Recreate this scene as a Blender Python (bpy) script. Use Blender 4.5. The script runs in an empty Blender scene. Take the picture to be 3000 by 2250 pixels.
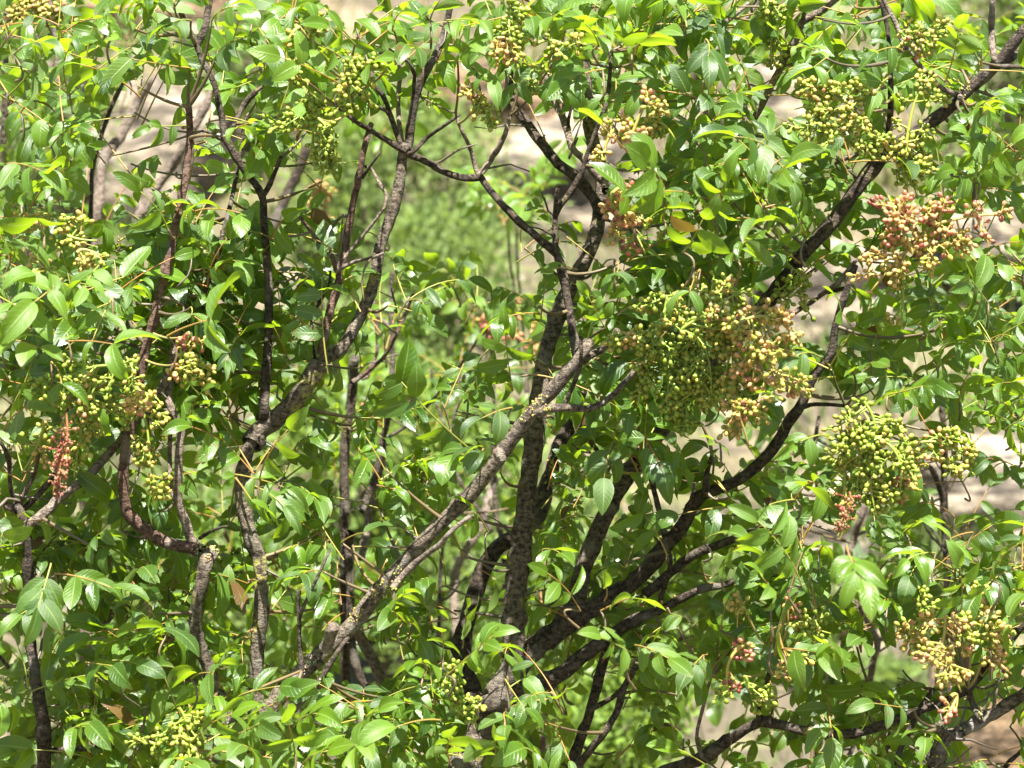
import bpy, math
import numpy as np
from mathutils import Vector, noise

R = np.random.default_rng(11)
scene = bpy.context.scene
C = scene.collection

# ------------------------------------------------------------------ camera
LENS, SENSOR, PITCH = 98.0, 36.0, math.radians(-4.0)
CAM = np.array([0.0, 0.0, 1.7])
cd = bpy.data.cameras.new('camera')
cam = bpy.data.objects.new('camera', cd)
C.objects.link(cam)
cam.location = CAM
cam.rotation_euler = (math.pi / 2 + PITCH, 0, 0)
cd.lens, cd.sensor_width = LENS, SENSOR
cd.clip_start, cd.clip_end = 0.05, 500
cd.dof.use_dof = True
cd.dof.focus_distance = 2.98
cd.dof.aperture_fstop = 7.6
scene.camera = cam
FW = np.array([0, math.cos(PITCH), math.sin(PITCH)])
UP = np.array([0, -math.sin(PITCH), math.cos(PITCH)])
RT = np.array([1.0, 0, 0])
K = SENSOR / LENS / 3000.0            # metres per photo pixel at one metre


def at(x, y, d):
    return CAM + d * (FW + RT * ((x - 1500) * K) - UP * ((y - 1125) * K))


def proj(P):
    q = P - CAM
    d = q @ FW
    return np.stack([1500 + (q @ RT) / d / K, 1125 - (q @ UP) / d / K, d], -1)


# ------------------------------------------------------------------ light
SUN_TO = np.array([0.08, -0.38, 0.92])
SUN_TO /= np.linalg.norm(SUN_TO)
EL = math.asin(SUN_TO[2])
AZ = math.atan2(SUN_TO[0], SUN_TO[1])
w = bpy.data.worlds.new('World')
scene.world = w
w.use_nodes = True
nt = w.node_tree
sky = nt.nodes.new('ShaderNodeTexSky')
sky.sky_type = 'NISHITA'
sky.sun_disc = False
sky.sun_elevation, sky.sun_rotation = EL, AZ
nt.links.new(sky.outputs[0], nt.nodes['Background'].inputs[0])
nt.nodes['Background'].inputs[1].default_value = 0.05
sl = bpy.data.lights.new('sun', 'SUN')
sl.energy, sl.angle, sl.color = 5.0, math.radians(0.5), (1.0, 0.97, 0.91)
so = bpy.data.objects.new('sun', sl)
C.objects.link(so)
so.rotation_euler = Vector(-SUN_TO).to_track_quat('-Z', 'Y').to_euler()
so.location = (3, -3, 8)
vs = scene.view_settings
vs.view_transform, vs.look, vs.gamma, vs.exposure = 'Standard', 'None', 1.0, 2.2
scene.render.engine = 'CYCLES'
cy = scene.cycles
cy.max_bounces, cy.diffuse_bounces, cy.glossy_bounces, cy.transmission_bounces = 4, 1, 2, 2
cy.use_denoising = True


# ------------------------------------------------------------------ materials
def new_mat(name):
    m = bpy.data.materials.new(name)
    m.use_nodes = True
    t = m.node_tree
    return m, t, t.nodes['Principled BSDF'], t.nodes['Material Output']


def N(t, kind, **kw):
    n = t.nodes.new(kind)
    for k, v in kw.items():
        setattr(n, k, v)
    return n


def math_(t, op, a, b=None, c=None):
    n = N(t, 'ShaderNodeMath', operation=op)
    for i, v in enumerate((a, b, c)):
        if v is None:
            continue
        if isinstance(v, (int, float)):
            n.inputs[i].default_value = v
        else:
            t.links.new(v, n.inputs[i])
    return n.outputs[0]


def mix(t, f, a, b, blend='MIX'):
    n = N(t, 'ShaderNodeMix', data_type='RGBA', blend_type=blend)
    for s, v in ((n.inputs[0], f), (n.inputs[6], a), (n.inputs[7], b)):
        if isinstance(v, (int, float)):
            s.default_value = v
        elif isinstance(v, tuple):
            s.default_value = (*v, 1)
        else:
            t.links.new(v, s)
    return n.outputs[2]


def ramp(t, v, p0, p1):
    n = N(t, 'ShaderNodeMapRange')
    n.inputs[1].default_value, n.inputs[2].default_value = p0, p1
    t.links.new(v, n.inputs[0])
    return n.outputs[0]


def noise_tex(t, scale, detail=4, coords=None, rough=0.55):
    n = N(t, 'ShaderNodeTexNoise')
    n.inputs['Scale'].default_value = scale
    n.inputs['Detail'].default_value = detail
    n.inputs['Roughness'].default_value = rough
    if coords is None:
        coords = N(t, 'ShaderNodeTexCoord').outputs['Object']
    t.links.new(coords, n.inputs['Vector'])
    return n.outputs[0]


def leaf_material(name, dark, light, back, trans, tw=0.38, rough=0.36):
    m, t, p, out = new_mat(name)
    uv = N(t, 'ShaderNodeUVMap', uv_map='UVMap').outputs[0]
    sep = N(t, 'ShaderNodeSeparateXYZ')
    t.links.new(uv, sep.inputs[0])
    au = math_(t, 'ABSOLUTE', math_(t, 'MULTIPLY_ADD', sep.outputs[0], 2.0, -1.0))
    v = sep.outputs[1]
    rib = ramp(t, au, 0.085, 0.02)
    wv = math_(t, 'FRACT', math_(t, 'MULTIPLY_ADD', au, -2.0, math_(t, 'MULTIPLY', v, 9.0)))
    vein = ramp(t, math_(t, 'ABSOLUTE', math_(t, 'SUBTRACT', wv, 0.5)), 0.13, 0.03)
    edge = ramp(t, au, 0.9, 1.0)
    at_ = N(t, 'ShaderNodeAttribute', attribute_name='tint')
    s2 = N(t, 'ShaderNodeSeparateColor')
    t.links.new(at_.outputs[0], s2.inputs[0])
    geo = N(t, 'ShaderNodeNewGeometry')
    nz = noise_tex(t, 60, 3, geo.outputs['Position'])
    f = math_(t, 'ADD', s2.outputs[0], math_(t, 'MULTIPLY_ADD', nz, 0.5, -0.25))
    f.node.use_clamp = True
    base = mix(t, f, dark, light)
    base = mix(t, s2.outputs[1], base, (0.13, 0.22, 0.015))       # young, yellowish
    tipb = math_(t, 'MULTIPLY', ramp(t, math_(t, 'ADD', v, math_(t, 'MULTIPLY', au, 0.25)), 0.98, 1.08), 1.0)
    brown = math_(t, 'MAXIMUM', math_(t, 'MULTIPLY', math_(t, 'MAXIMUM', ramp(t, nz, 0.64, 0.69), tipb), s2.outputs[2]), math_(t, 'MULTIPLY', ramp(t, s2.outputs[2], 0.965, 0.985), 0.9))
    fr = mix(t, geo.outputs['Backfacing'], base, mix(t, 0.7, base, back))
    fr = mix(t, math_(t, 'MULTIPLY', vein, 0.15), fr, (0.24, 0.33, 0.08))
    fr = mix(t, math_(t, 'MULTIPLY', edge, 0.3), fr, (0.22, 0.34, 0.07))
    fr = mix(t, math_(t, 'MULTIPLY', rib, 0.55), fr, (0.24, 0.35, 0.09))
    fr = mix(t, brown, fr, (0.12, 0.06, 0.022))
    t.links.new(fr, p.inputs['Base Color'])
    rg = math_(t, 'MULTIPLY_ADD', nz, 0.2, math_(t, 'MULTIPLY_ADD', at_.outputs['Alpha'], 0.30, rough - 0.16))
    rg = math_(t, 'MULTIPLY_ADD', geo.outputs['Backfacing'], 0.25, rg)
    t.links.new(rg, p.inputs['Roughness'])
    p.inputs['Specular IOR Level'].default_value = 0.6
    hb = math_(t, 'MULTIPLY_ADD', vein, 0.5, math_(t, 'MULTIPLY', rib, 1.0))
    hb = math_(t, 'MULTIPLY_ADD', nz, 1.2, hb)
    b = N(t, 'ShaderNodeBump')
    b.inputs['Strength'].default_value, b.inputs['Distance'].default_value = 0.35, 0.0012
    t.links.new(hb, b.inputs['Height'])
    t.links.new(b.outputs[0], p.inputs['Normal'])
    tr = N(t, 'ShaderNodeBsdfTranslucent')
    tc = mix(t, s2.outputs[1], mix(t, f, trans, tuple(min(1, c * 1.25) for c in trans)), (0.45, 0.62, 0.03))
    tc = mix(t, math_(t, 'MULTIPLY', rib, 0.5), tc, (0.55, 0.62, 0.15))
    tc = mix(t, brown, tc, (0.12, 0.05, 0.012))
    t.links.new(tc, tr.inputs[0])
    mx = N(t, 'ShaderNodeMixShader')
    mx.inputs[0].default_value = tw
    t.links.new(p.outputs[0], mx.inputs[1])
    t.links.new(tr.outputs[0], mx.inputs[2])
    t.links.new(mx.outputs[0], out.inputs[0])
    return m


def bark_material(name, c0, c1, lichen=0.0, pale=0.3, scale=1.0):
    m, t, p, out = new_mat(name)
    geo = N(t, 'ShaderNodeNewGeometry').outputs['Position']
    mp = N(t, 'ShaderNodeMapping')
    mp.inputs['Scale'].default_value = (0.7, 0.7, 1)
    t.links.new(geo, mp.inputs[0])
    n1 = noise_tex(t, 210 * scale, 5, mp.outputs[0], 0.7)
    n2 = noise_tex(t, 28 * scale, 3, geo)
    n3 = noise_tex(t, 420 * scale, 3, geo)
    col = mix(t, ramp(t, n1, 0.40, 0.62), c0, c1)
    col = mix(t, math_(t, 'MULTIPLY', ramp(t, n2, 0.55, 0.68), pale), col, (0.26, 0.235, 0.195))
    spots = math_(t, 'MULTIPLY', ramp(t, n3, 0.62, 0.70), 0.5 * pale + 0.1)
    col = mix(t, spots, col, (0.42, 0.40, 0.34))
    if lichen:
        n4 = noise_tex(t, 17, 2, geo)
        n5 = noise_tex(t, 190, 4, geo)
        l = math_(t, 'MULTIPLY', ramp(t, n4, 0.71 - 0.1 * lichen, 0.76 - 0.1 * lichen), ramp(t, n5, 0.42, 0.55))
        col = mix(t, l, col, (0.30, 0.27, 0.08))
    t.links.new(col, p.inputs['Base Color'])
    p.inputs['Roughness'].default_value = 0.85
    p.inputs['Specular IOR Level'].default_value = 0.25
    b = N(t, 'ShaderNodeBump')
    b.inputs['Strength'].default_value, b.inputs['Distance'].default_value = 1.0, 0.006
    t.links.new(math_(t, 'ADD', n1, math_(t, 'MULTIPLY', n3, 0.4)), b.inputs['Height'])
    t.links.new(b.outputs[0], p.inputs['Normal'])
    return m


def tint_material(name, rough=0.45, spec=0.4, sub=0.0, var=0.25):
    m, t, p, out = new_mat(name)
    a = N(t, 'ShaderNodeAttribute', attribute_name='tint').outputs[0]
    geo = N(t, 'ShaderNodeNewGeometry').outputs['Position']
    nz = noise_tex(t, 170, 2, geo)
    col = mix(t, math_(t, 'MULTIPLY', nz, var), a, (0.9, 0.75, 0.45), 'MULTIPLY')
    t.links.new(col, p.inputs['Base Color'])
    p.inputs['Roughness'].default_value = rough
    p.inputs['Specular IOR Level'].default_value = spec
    if sub:
        p.inputs['Subsurface Weight'].default_value = sub
        p.inputs['Subsurface Radius'].default_value = (1, 0.7, 0.3)
        p.inputs['Subsurface Scale'].default_value = 0.003
    return m


def rock_material(name, c0, c1, c2, sc=1.0):
    m, t, p, out = new_mat(name)
    geo = N(t, 'ShaderNodeNewGeometry').outputs['Position']
    n1 = noise_tex(t, 3.5 * sc, 8, geo, 0.65)
    n2 = noise_tex(t, 14 * sc, 6, geo, 0.6)
    col = mix(t, ramp(t, n1, 0.35, 0.65), c0, c1)
    col = mix(t, ramp(t, n2, 0.52, 0.66), col, c2)
    mp = N(t, 'ShaderNodeMapping')
    mp.inputs['Scale'].default_value = (0.7, 0.7, 5.0)
    mp.inputs['Rotation'].default_value = (0.1, 0.12, 0)
    t.links.new(geo, mp.inputs[0])
    n3 = noise_tex(t, 3.0 * sc, 5, mp.outputs[0], 0.6)
    crack = ramp(t, math_(t, 'ABSOLUTE', math_(t, 'SUBTRACT', n3, 0.5)), 0.07, 0.015)
    col = mix(t, math_(t, 'MULTIPLY', crack, 0.85), col, tuple(c * .3 for c in c2))
    col = mix(t, math_(t, 'MULTIPLY', ramp(t, n3, 0.58, 0.64), 0.6), col, c2)
    t.links.new(col, p.inputs['Base Color'])
    p.inputs['Roughness'].default_value = 0.95
    b = N(t, 'ShaderNodeBump')
    b.inputs['Strength'].default_value, b.inputs['Distance'].default_value = 0.8, 0.05
    t.links.new(math_(t, 'ADD', n1, n2), b.inputs['Height'])
    t.links.new(b.outputs[0], p.inputs['Normal'])
    return m


LEAF = leaf_material('leaf_green', (0.010, 0.040, 0.004), (0.078, 0.155, 0.008), (0.10, 0.155, 0.03), (0.33, 0.50, 0.010))
BUSH = leaf_material('bush_green', (0.035, 0.07, 0.012), (0.15, 0.205, 0.05), (0.15, 0.20, 0.07), (0.30, 0.40, 0.08), 0.32, 0.55)
BARK = bark_material('bark_dark', (0.016, 0.011, 0.008), (0.10, 0.073, 0.052), 0.35, 0.35)
BARK_L = bark_material('bark_lichen', (0.035, 0.026, 0.019), (0.21, 0.165, 0.12), 1.0, 0.6)
BARK_P = bark_material('bark_pale', (0.085, 0.06, 0.045), (0.25, 0.195, 0.15), 0.25, 0.5)
BARK_R = bark_material('bark_reddish', (0.05, 0.028, 0.02), (0.17, 0.10, 0.07), 0.0, 0.45)
STALK = tint_material('leaf_stalk', 0.5, 0.4)
BERRY = tint_material('berry_skin', 0.42, 0.45, 0.25, 0.5)
LIME = rock_material('limestone', (0.27, 0.21, 0.14), (0.40, 0.335, 0.245), (0.11, 0.088, 0.065))
OCHRE = rock_material('ochre_rock', (0.27, 0.15, 0.06), (0.33, 0.24, 0.15), (0.14, 0.09, 0.055), 1.6)
SOIL = rock_material('dry_soil', (0.17, 0.125, 0.075), (0.08, 0.095, 0.03), (0.24, 0.185, 0.125), 0.8)


# ------------------------------------------------------------------ mesh helpers
def mesh(name, V, Q, mats, mi=None, uv=None, col=None, smooth=True):
    me = bpy.data.meshes.new(name)
    V = np.asarray(V, np.float32)
    Q = np.asarray(Q, np.int32)
    me.vertices.add(len(V))
    me.vertices.foreach_set('co', V.ravel())
    me.loops.add(Q.size)
    me.loops.foreach_set('vertex_index', Q.ravel())
    me.polygons.add(len(Q))
    me.polygons.foreach_set('loop_start', np.arange(len(Q), dtype=np.int32) * Q.shape[1])
    me.polygons.foreach_set('loop_total', np.full(len(Q), Q.shape[1], np.int32))
    for m in mats:
        me.materials.append(m)
    if mi is not None:
        me.polygons.foreach_set('material_index', np.asarray(mi, np.int32))
    me.polygons.foreach_set('use_smooth', np.full(len(Q), smooth))
    if uv is not None:
        l = me.uv_layers.new(name='UVMap')
        l.data.foreach_set('uv', np.asarray(uv, np.float32)[Q.ravel()].ravel())
    if col is not None:
        a = me.color_attributes.new('tint', 'FLOAT_COLOR', 'POINT')
        a.data.foreach_set('color', np.asarray(col, np.float32).ravel())
    me.update(calc_edges=True)
    return me


class Acc:
    """Collects quads with uv, tint and material index."""

    def __init__(s):
        s.V, s.Q, s.U, s.T, s.M, s.n = [], [], [], [], [], 0

    def add(s, V, Q, U=None, T=None, m=0):
        s.V.append(V)
        s.Q.append(Q + s.n)
        s.U.append(np.zeros((len(V), 2)) if U is None else U)
        T = np.array([.5, .5, .5, 1.0]) if T is None else np.asarray(T)
        s.T.append(np.broadcast_to(T, (len(V), 4)))
        s.M.append(np.full(len(Q), m))
        s.n += len(V)

    def mesh(s, name, mats, smooth=True, origin=(0, 0, 0)):
        c = np.concatenate
        return mesh(name, c(s.V) - np.asarray(origin), c(s.Q), mats, c(s.M), c(s.U), c(s.T), smooth)


def unit(v):
    return v / (np.linalg.norm(v, axis=-1, keepdims=True) + 1e-12)


def spline(P, step):
    """Catmull-Rom resample of (n,k) control points (first three are xyz)."""
    P = np.asarray(P, float)
    E = np.vstack([2 * P[0] - P[1], P, 2 * P[-1] - P[-2]])
    out = []
    for i in range(1, len(E) - 2):
        a, b, c, d = E[i - 1], E[i], E[i + 1], E[i + 2]
        n = max(1, int(np.linalg.norm(c[:3] - b[:3]) / step))
        t = (np.arange(n) / n)[:, None]
        out.append(0.5 * (2 * b + (c - a) * t + (2 * a - 5 * b + 4 * c - d) * t * t + (3 * b - a - 3 * c + d) * t ** 3))
    out.append(P[-1:])
    return np.vstack(out)


def tube(P, rad, sides, prof=None, cap=True):
    """Quad tube round a polyline; prof (k,sides) multiplies the radius."""
    k = len(P)
    T = unit(np.gradient(P, axis=0))
    a = np.array([0, 0, 1.0]) if abs(T[0][2]) < 0.9 else np.array([1.0, 0, 0])
    u = unit(np.cross(T[0], a))
    Us = np.empty((k, 3))
    for i in range(k):
        u = unit(u - T[i] * (u @ T[i]))
        Us[i] = u
    Ws = np.cross(T, Us)
    th = np.arange(sides) / sides * 2 * math.pi
    rr = np.asarray(rad)[:, None] * (np.ones((k, sides)) if prof is None else prof)
    V = P[:, None, :] + rr[..., None] * (np.cos(th)[None, :, None] * Us[:, None] + np.sin(th)[None, :, None] * Ws[:, None])
    V = V.reshape(-1, 3)
    i = np.arange(k - 1)[:, None] * sides
    j = np.arange(sides)[None]
    j2 = (j + 1) % sides
    Q = np.stack([i + j, i + j2, i + sides + j2, i + sides + j], -1).reshape(-1, 4)
    if cap:                                     # close the far end with collapsed rings
        n = len(V)
        ring = V[-sides:]
        cen = ring.mean(0)
        in1 = cen + (ring - cen) * 0.55 + T[-1] * np.mean(rad[-1]) * 0.12
        in2 = cen + (ring - cen) * 0.02 + T[-1] * np.mean(rad[-1]) * 0.10
        V = np.vstack([V, in1, in2])
        jj, jj2 = np.arange(sides), (np.arange(sides) + 1) % sides
        b = n - sides
        Q = np.vstack([Q, np.stack([b + jj, b + jj2, n + jj2, n + jj], -1),
                       np.stack([n + jj, n + jj2, n + sides + jj2, n + sides + jj], -1)])
    return V, Q


def empty(name, loc, label, cat, group=None):
    o = bpy.data.objects.new(name, None)
    o.empty_display_size = 0.1
    C.objects.link(o)
    o.location = loc
    o['label'], o['category'] = label, cat
    if group:
        o['group'] = group
    return o


def obj(name, me, parent=None, loc=None, label=None, cat=None, kind=None, group=None):
    o = bpy.data.objects.new(name, me)
    C.objects.link(o)
    if loc is not None:
        o.location = loc
    if parent:
        o.parent = parent
    for k, v in (('label', label), ('category', cat), ('kind', kind), ('group', group)):
        if v:
            o[k] = v
    return o


# ------------------------------------------------------------------ hillside
def gz(x, y):
    s = max(0.0, y - 4.6)
    z = 0.42 * s
    st = (s * 0.8 + 0.35 * noise.noise((x * 0.6, y * 0.5, 3.1)))
    z += 0.20 * (math.floor(st) + min(1, max(0, (st % 1 - 0.72) / 0.28)) - st) * min(1, s / 2)
    z += 0.10 * noise.fractal((x * 0.9, y * 0.9, 0.4), 1.0, 2.0, 4) * min(1, 0.2 + s * 0.4)
    z += max(0, y - 14) * 0.25
    return z


def terrain():
    xs = np.concatenate([np.linspace(-60, -7, 14), np.linspace(-6.5, 6.5, 131), np.linspace(7, 60, 14)])
    ys = np.concatenate([np.linspace(-60, 2, 14), np.linspace(2.5, 16, 136), np.linspace(16.5, 70, 28)])
    V = np.array([(x, y, gz(x, y)) for y in ys for x in xs])
    nx = len(xs)
    i, j = np.meshgrid(np.arange(len(ys) - 1), np.arange(nx - 1), indexing='ij')
    q = (i * nx + j).ravel()
    obj('hillside', mesh('hillside', V, np.stack([q, q + 1, q + nx + 1, q + nx], -1), [SOIL]), kind='structure')


terrain()


def rock(name, x, y, d, wpx, hpx, mat, label, seed, flat=0.35):
    """Weathered block of stone: a boxy lump split by strata and cracks."""
    c = at(x, y, d)
    sx, sz = wpx * K * d / 2, hpx * K * d / 2
    n = 36
    th = np.linspace(0, 2 * math.pi, n, endpoint=False)
    ph = np.linspace(0.02, math.pi - 0.02, n // 2 + 6)
    V = []
    off = Vector((seed * 7.3, seed * 3.1, seed))
    for p in ph:
        for t in th:
            q = np.array([math.sin(p) * math.cos(t), math.sin(p) * math.sin(t), math.cos(p)])
            e = 4.0
            q = q / (np.abs(q) ** e).sum() ** (1 / e)
            b = Vector(q * np.array([sx, sx * 0.8, sz]))
            r = 1 + 0.24 * noise.fractal(b * (1.3 / max(sx, sz)) * 1.2 + off, 1.0, 2.0, 4)
            r += 0.07 * (noise.cell(Vector((0, 0, b.z * 3.2 / max(0.12, sz) + 2 * noise.noise(b * 2 + off)))) - 0.5)
            V.append(tuple(b * r))
    V = np.array(V)
    k = len(ph)
    i, j = np.meshgrid(np.arange(k - 1), np.arange(n), indexing='ij')
    Q = np.stack([i * n + j, (i + 1) * n + j, (i + 1) * n + (j + 1) % n, i * n + (j + 1) % n], -1).reshape(-1, 4)
    me = mesh(name, V, Q, [mat])
    return obj(name, me, None, c, label, 'rock')


ROCKS = [
    ('limestone_boulder', 360, 470, 8.6, 620, 480, LIME, 'pale sunlit limestone block seen between the upper left stems'),
    ('limestone_boulder', 1660, 560, 8.4, 420, 420, LIME, 'grey beige limestone block right of the green bush in the upper middle gap'),
    ('limestone_boulder', 1560, 300, 9.6, 560, 230, OCHRE, 'ochre stained rock ledge above the green bush'),
    ('limestone_boulder', 2420, 900, 8.0, 420, 360, LIME, 'cream limestone block behind the thick diagonal limb and pink berries'),
    ('limestone_boulder', 2330, 330, 9.5, 520, 300, LIME, 'beige rock ledge behind the upper right berry sprays'),
    ('limestone_boulder', 2930, 690, 8.2, 420, 330, LIME, 'flat layered limestone ledge at the right edge behind pink berries'),
    ('limestone_boulder', 2850, 1450, 7.0, 420, 330, LIME, 'pale rock with orange tinge at the right edge below the fruit sprays'),
    ('ochre_boulder', 2900, 2120, 5.6, 330, 480, OCHRE, 'orange brown rock face in the lower right corner'),
    ('ochre_boulder', 2420, 1580, 6.8, 300, 330, LIME, 'grey brown rock pillar behind the leaves right of centre'),
    ('limestone_boulder', 820, 720, 8.8, 300, 260, LIME, 'shaded grey stone left of the green bush'),
    ('ochre_boulder', 420, 20, 10.5, 620, 200, OCHRE, 'brown shaded rock strip at the upper left edge'),
]
for i, (nm, x, y, d, a, b, m, lab) in enumerate(ROCKS):
    rock(nm, x, y, d, a, b, m, lab, i + 1)

for i in range(22):
    d = R.uniform(6.2, 10)
    px, py = R.uniform(0, 3000), 0
    x = (px - 1500) * K * d
    o = rock('stone', 1500, 1125, d, R.uniform(70, 230), R.uniform(50, 130), LIME, 'small pale stone lying on the slope behind the trees', 40 + i)
    o.location = (x, d, gz(x, d) + .02)
    o['group'] = 'stones on the slope'

# ------------------------------------------------------------------ leaf geometry
VR = np.array([0, .05, .16, .30, .45, .60, .75, .88, 1.0])
UC = np.array([-1, -.52, 0, .52, 1])
NR, NC = len(VR), len(UC)
_i, _j = np.meshgrid(np.arange(NR - 1), np.arange(NC - 1), indexing='ij')
LQ = np.stack([_i * NC + _j, _i * NC + _j + 1, (_i + 1) * NC + _j + 1, (_i + 1) * NC + _j], -1).reshape(-1, 4)
LUV = np.stack([np.tile(UC * .5 + .5, NR), np.repeat(VR, NC)], -1)


def leaflets(P, T, Nn, L, W, droop, fold, ax, wav):
    """(n,3) bases, directions, normals -> (n, NR*NC, 3) blade vertices."""
    n = len(P)
    T = unit(T)
    Nn = unit(Nn - T * (Nn * T).sum(-1, keepdims=True))
    S = np.cross(T, Nn)
    vm = np.concatenate([[0], (VR[1:] + VR[:-1]) / 2])
    dv = np.concatenate([[0], np.diff(VR)])
    ang = -0.12 + droop[:, None] * vm[None] ** 1.2                    # bending along the midrib
    x = np.cumsum(np.cos(ang) * dv, 1) * L[:, None]
    z = -np.cumsum(np.sin(ang) * dv, 1) * L[:, None]
    sh = VR[None] ** 0.62 * (1 - VR[None]) ** ax[:, None]
    sh = sh / sh.max(1, keepdims=True)
    sh[:, 0] = 0.03
    sh[:, -1] = 0.012
    hw = W[:, None] * sh                                               # half width
    a2 = droop[:, None] * VR[None] ** 1.2 - 0.12
    Tl = np.cos(a2)[..., None] * T[:, None] - np.sin(a2)[..., None] * Nn[:, None]
    Nl = np.sin(a2)[..., None] * T[:, None] + np.cos(a2)[..., None] * Nn[:, None]
    tw = (R.normal(0, .55, n)[:, None] * VR[None])[..., None]
    Sl = np.cos(tw) * S[:, None] + np.sin(tw) * Nl
    Nl = np.cos(tw) * Nl - np.sin(tw) * S[:, None]
    C0 = P[:, None] + x[..., None] * T[:, None] + z[..., None] * Nn[:, None]
    au = np.abs(UC)
    lift = (au[None, None] * np.sin(fold)[:, None, None] - 0.22 * au[None, None] ** 2) * hw[..., None]
    ph = wav[:, None, None] * 6.28
    lift = lift + 0.10 * hw[..., None] * np.sin(VR[None, :, None] * 8 + ph + UC[None, None] * 1.5) * au[None, None]
    side = UC[None, None] * np.cos(fold)[:, None, None] * hw[..., None]
    V = C0[:, :, None] + side[..., None] * Sl[:, :, None] + lift[..., None] * Nl[:, :, None]
    return V.reshape(n, -1, 3)


class Leaf:
    __slots__ = ('tree', 'V', 'tint', 'stalk', 'srad', 'scol', 'vis')


LEAVES = []
DOWN = np.array([0, 0, -1.0])


def compound(tree, p0, p1, nrm, pairs, L, hang=0.35, droop=0.9, tint=None, wr=0.46, term=True, pet=0.28, young=None, roundl=False, check=0):
    """One pinnate leaf: a curved stalk with paired drooping leaflets."""
    d = p1 - p0
    ln = np.linalg.norm(d)
    dn = d / ln
    nrm = unit(nrm - dn * (nrm @ dn))
    t = np.linspace(0, 1, 7)[:, None]
    arch = nrm * ln * R.uniform(0.02, 0.2) + np.cross(dn, nrm) * ln * R.normal(0, .06)
    mid = (p0 + p1) / 2 + arch
    st = (1 - t) ** 2 * p0 + 2 * t * (1 - t) * mid + t * t * p1
    P, T, NN, LL, SS = [], [], [], [], []
    side = np.cross(dn, nrm)
    for i in range(pairs):
        s = pet + (0.95 - pet) * (i + 0.3) / max(1, pairs) if pairs > 1 or term else 0.95
        for sg in (-1, 1):
            if R.random() < 0.05:
                continue
            ss = s + R.normal(0, .012)
            q = (1 - ss) ** 2 * p0 + 2 * ss * (1 - ss) * mid + ss * ss * p1
            a = math.radians(R.uniform(48, 80) - 8 * i)
            tt = dn * math.cos(a) + side * sg * math.sin(a) + nrm * R.normal(0.04, .16)
            tt = unit(tt + DOWN * hang * R.uniform(0.5, 1.5))
            SS.append(ss); P.append(q); T.append(tt); NN.append(nrm + R.normal(0, .22, 3))
            LL.append(L * R.uniform(.66, 1.1) * (0.86 if i == 0 and pairs > 2 else 1))
    if term:
        SS.append(1.0); P.append(p1); T.append(unit(dn + DOWN * hang * R.uniform(.3, 1.1) + R.normal(0, .1, 3)))
        NN.append(nrm + R.normal(0, .2, 3)); LL.append(L * R.uniform(.9, 1.15))
    if not P:
        return
    n = len(P)
    LL = np.array(LL)
    f = LEAVES
    o = Leaf()
    o.tree = tree
    o.V = leaflets(np.array(P), np.array(T), np.array(NN), LL, LL * wr * 0.5 * R.uniform(.88, 1.12, n),
                   np.clip(R.normal(droop, .35, n), 0.05, 1.9), np.clip(R.normal(.47, .18, n), .0, .9),
                   np.full(n, 0.42) if roundl else R.uniform(.72, .98, n), R.random(n))
    ok = ~covers(o.V, check)
    if ok.sum() < max(1, .5 * n):
        return
    o.V = o.V[ok]
    n = len(o.V)
    t = t * min(1, np.array(SS)[ok].max())
    st = (1 - t) ** 2 * p0 + 2 * t * (1 - t) * mid + t * t * p1
    base = R.uniform(.0, .9) if tint is None else tint
    yg = (R.random() < .035) * R.uniform(.15, .5) if young is None else young
    spot = (R.random(n) < .24) * R.uniform(.3, .95, n) + 0
    spot[R.random(n) < .007] = 1.0
    o.tint = np.stack([np.clip(base + R.normal(0, .15, n), 0, 1), np.clip(yg + R.normal(0, .05, n), 0, 1), spot, np.clip(R.random() + R.normal(0, .2, n), 0, 1)], -1)
    o.stalk = st
    r0 = 0.0008 * (L / 0.04) ** .5
    o.srad = np.linspace(r0 * 1.25, r0 * .6, 7)
    cc = R.random() * .9
    o.scol = (0.28 * cc + .20 * (1 - cc), 0.115 * cc + .23 * (1 - cc), .04 * cc + .04 * (1 - cc), 1)
    o.vis = 0
    f.append(o)


# ------------------------------------------------------------------ branches traced at their own depths
# tree, part, bark, depth at start, depth at end, width at start, width at end (photo px), points x,y,...
BR = []


def br(tree, name, bark, d0, d1, w0, w1, pts, ground=False, label=None, knots=1.0):
    BR.append((tree, name, bark, d0, d1, w0, w1, pts, ground, label, knots))


B_ = 'branch'
# left tree (long stems of the left half)
br('L', 'trunk', BARK_L, 3.02, 3.0, 56, 36, [750, 2300, 748, 2150, 750, 2042, 750, 1975, 755, 1884, 765, 1771, 765, 1703, 758, 1636, 732, 1568, 718, 1500, 708, 1420, 722, 1340, 741, 1288, 787, 1238, 841, 1198, 895, 1125, 940, 1062, 1000, 1021, 1018, 999, 1054, 931, 1090, 840, 1108, 750, 1122, 701, 1145, 633, 1167, 542, 1183, 452, 1190, 425], True, None, .8)
br('L', B_, BARK_L, 3.0, 2.98, 66, 62, [735, 1300, 760, 1262, 800, 1232, 850, 1190, 898, 1122, 935, 1070])
br('L', B_, BARK, 3.0, 3.02, 34, 17, [772, 1225, 775, 1200, 778, 1089, 787, 976, 787, 863, 782, 750, 773, 655, 768, 572, 732, 520, 692, 461, 660, 398, 646, 325, 624, 235, 592, 176, 574, 127, 542, 68, 520, 0, 505, -60])
br('L', B_, BARK, 3.02, 3.05, 26, 20, [577, 133, 601, 81, 610, 27, 625, -60])
br('L', B_, BARK, 3.0, 2.97, 19, 15, [768, 577, 784, 553, 805, 506, 815, 480, 823, 461])
br('L', B_, BARK, 3.02, 3.0, 13, 10, [662, 413, 642, 405, 615, 388, 592, 384])
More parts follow.
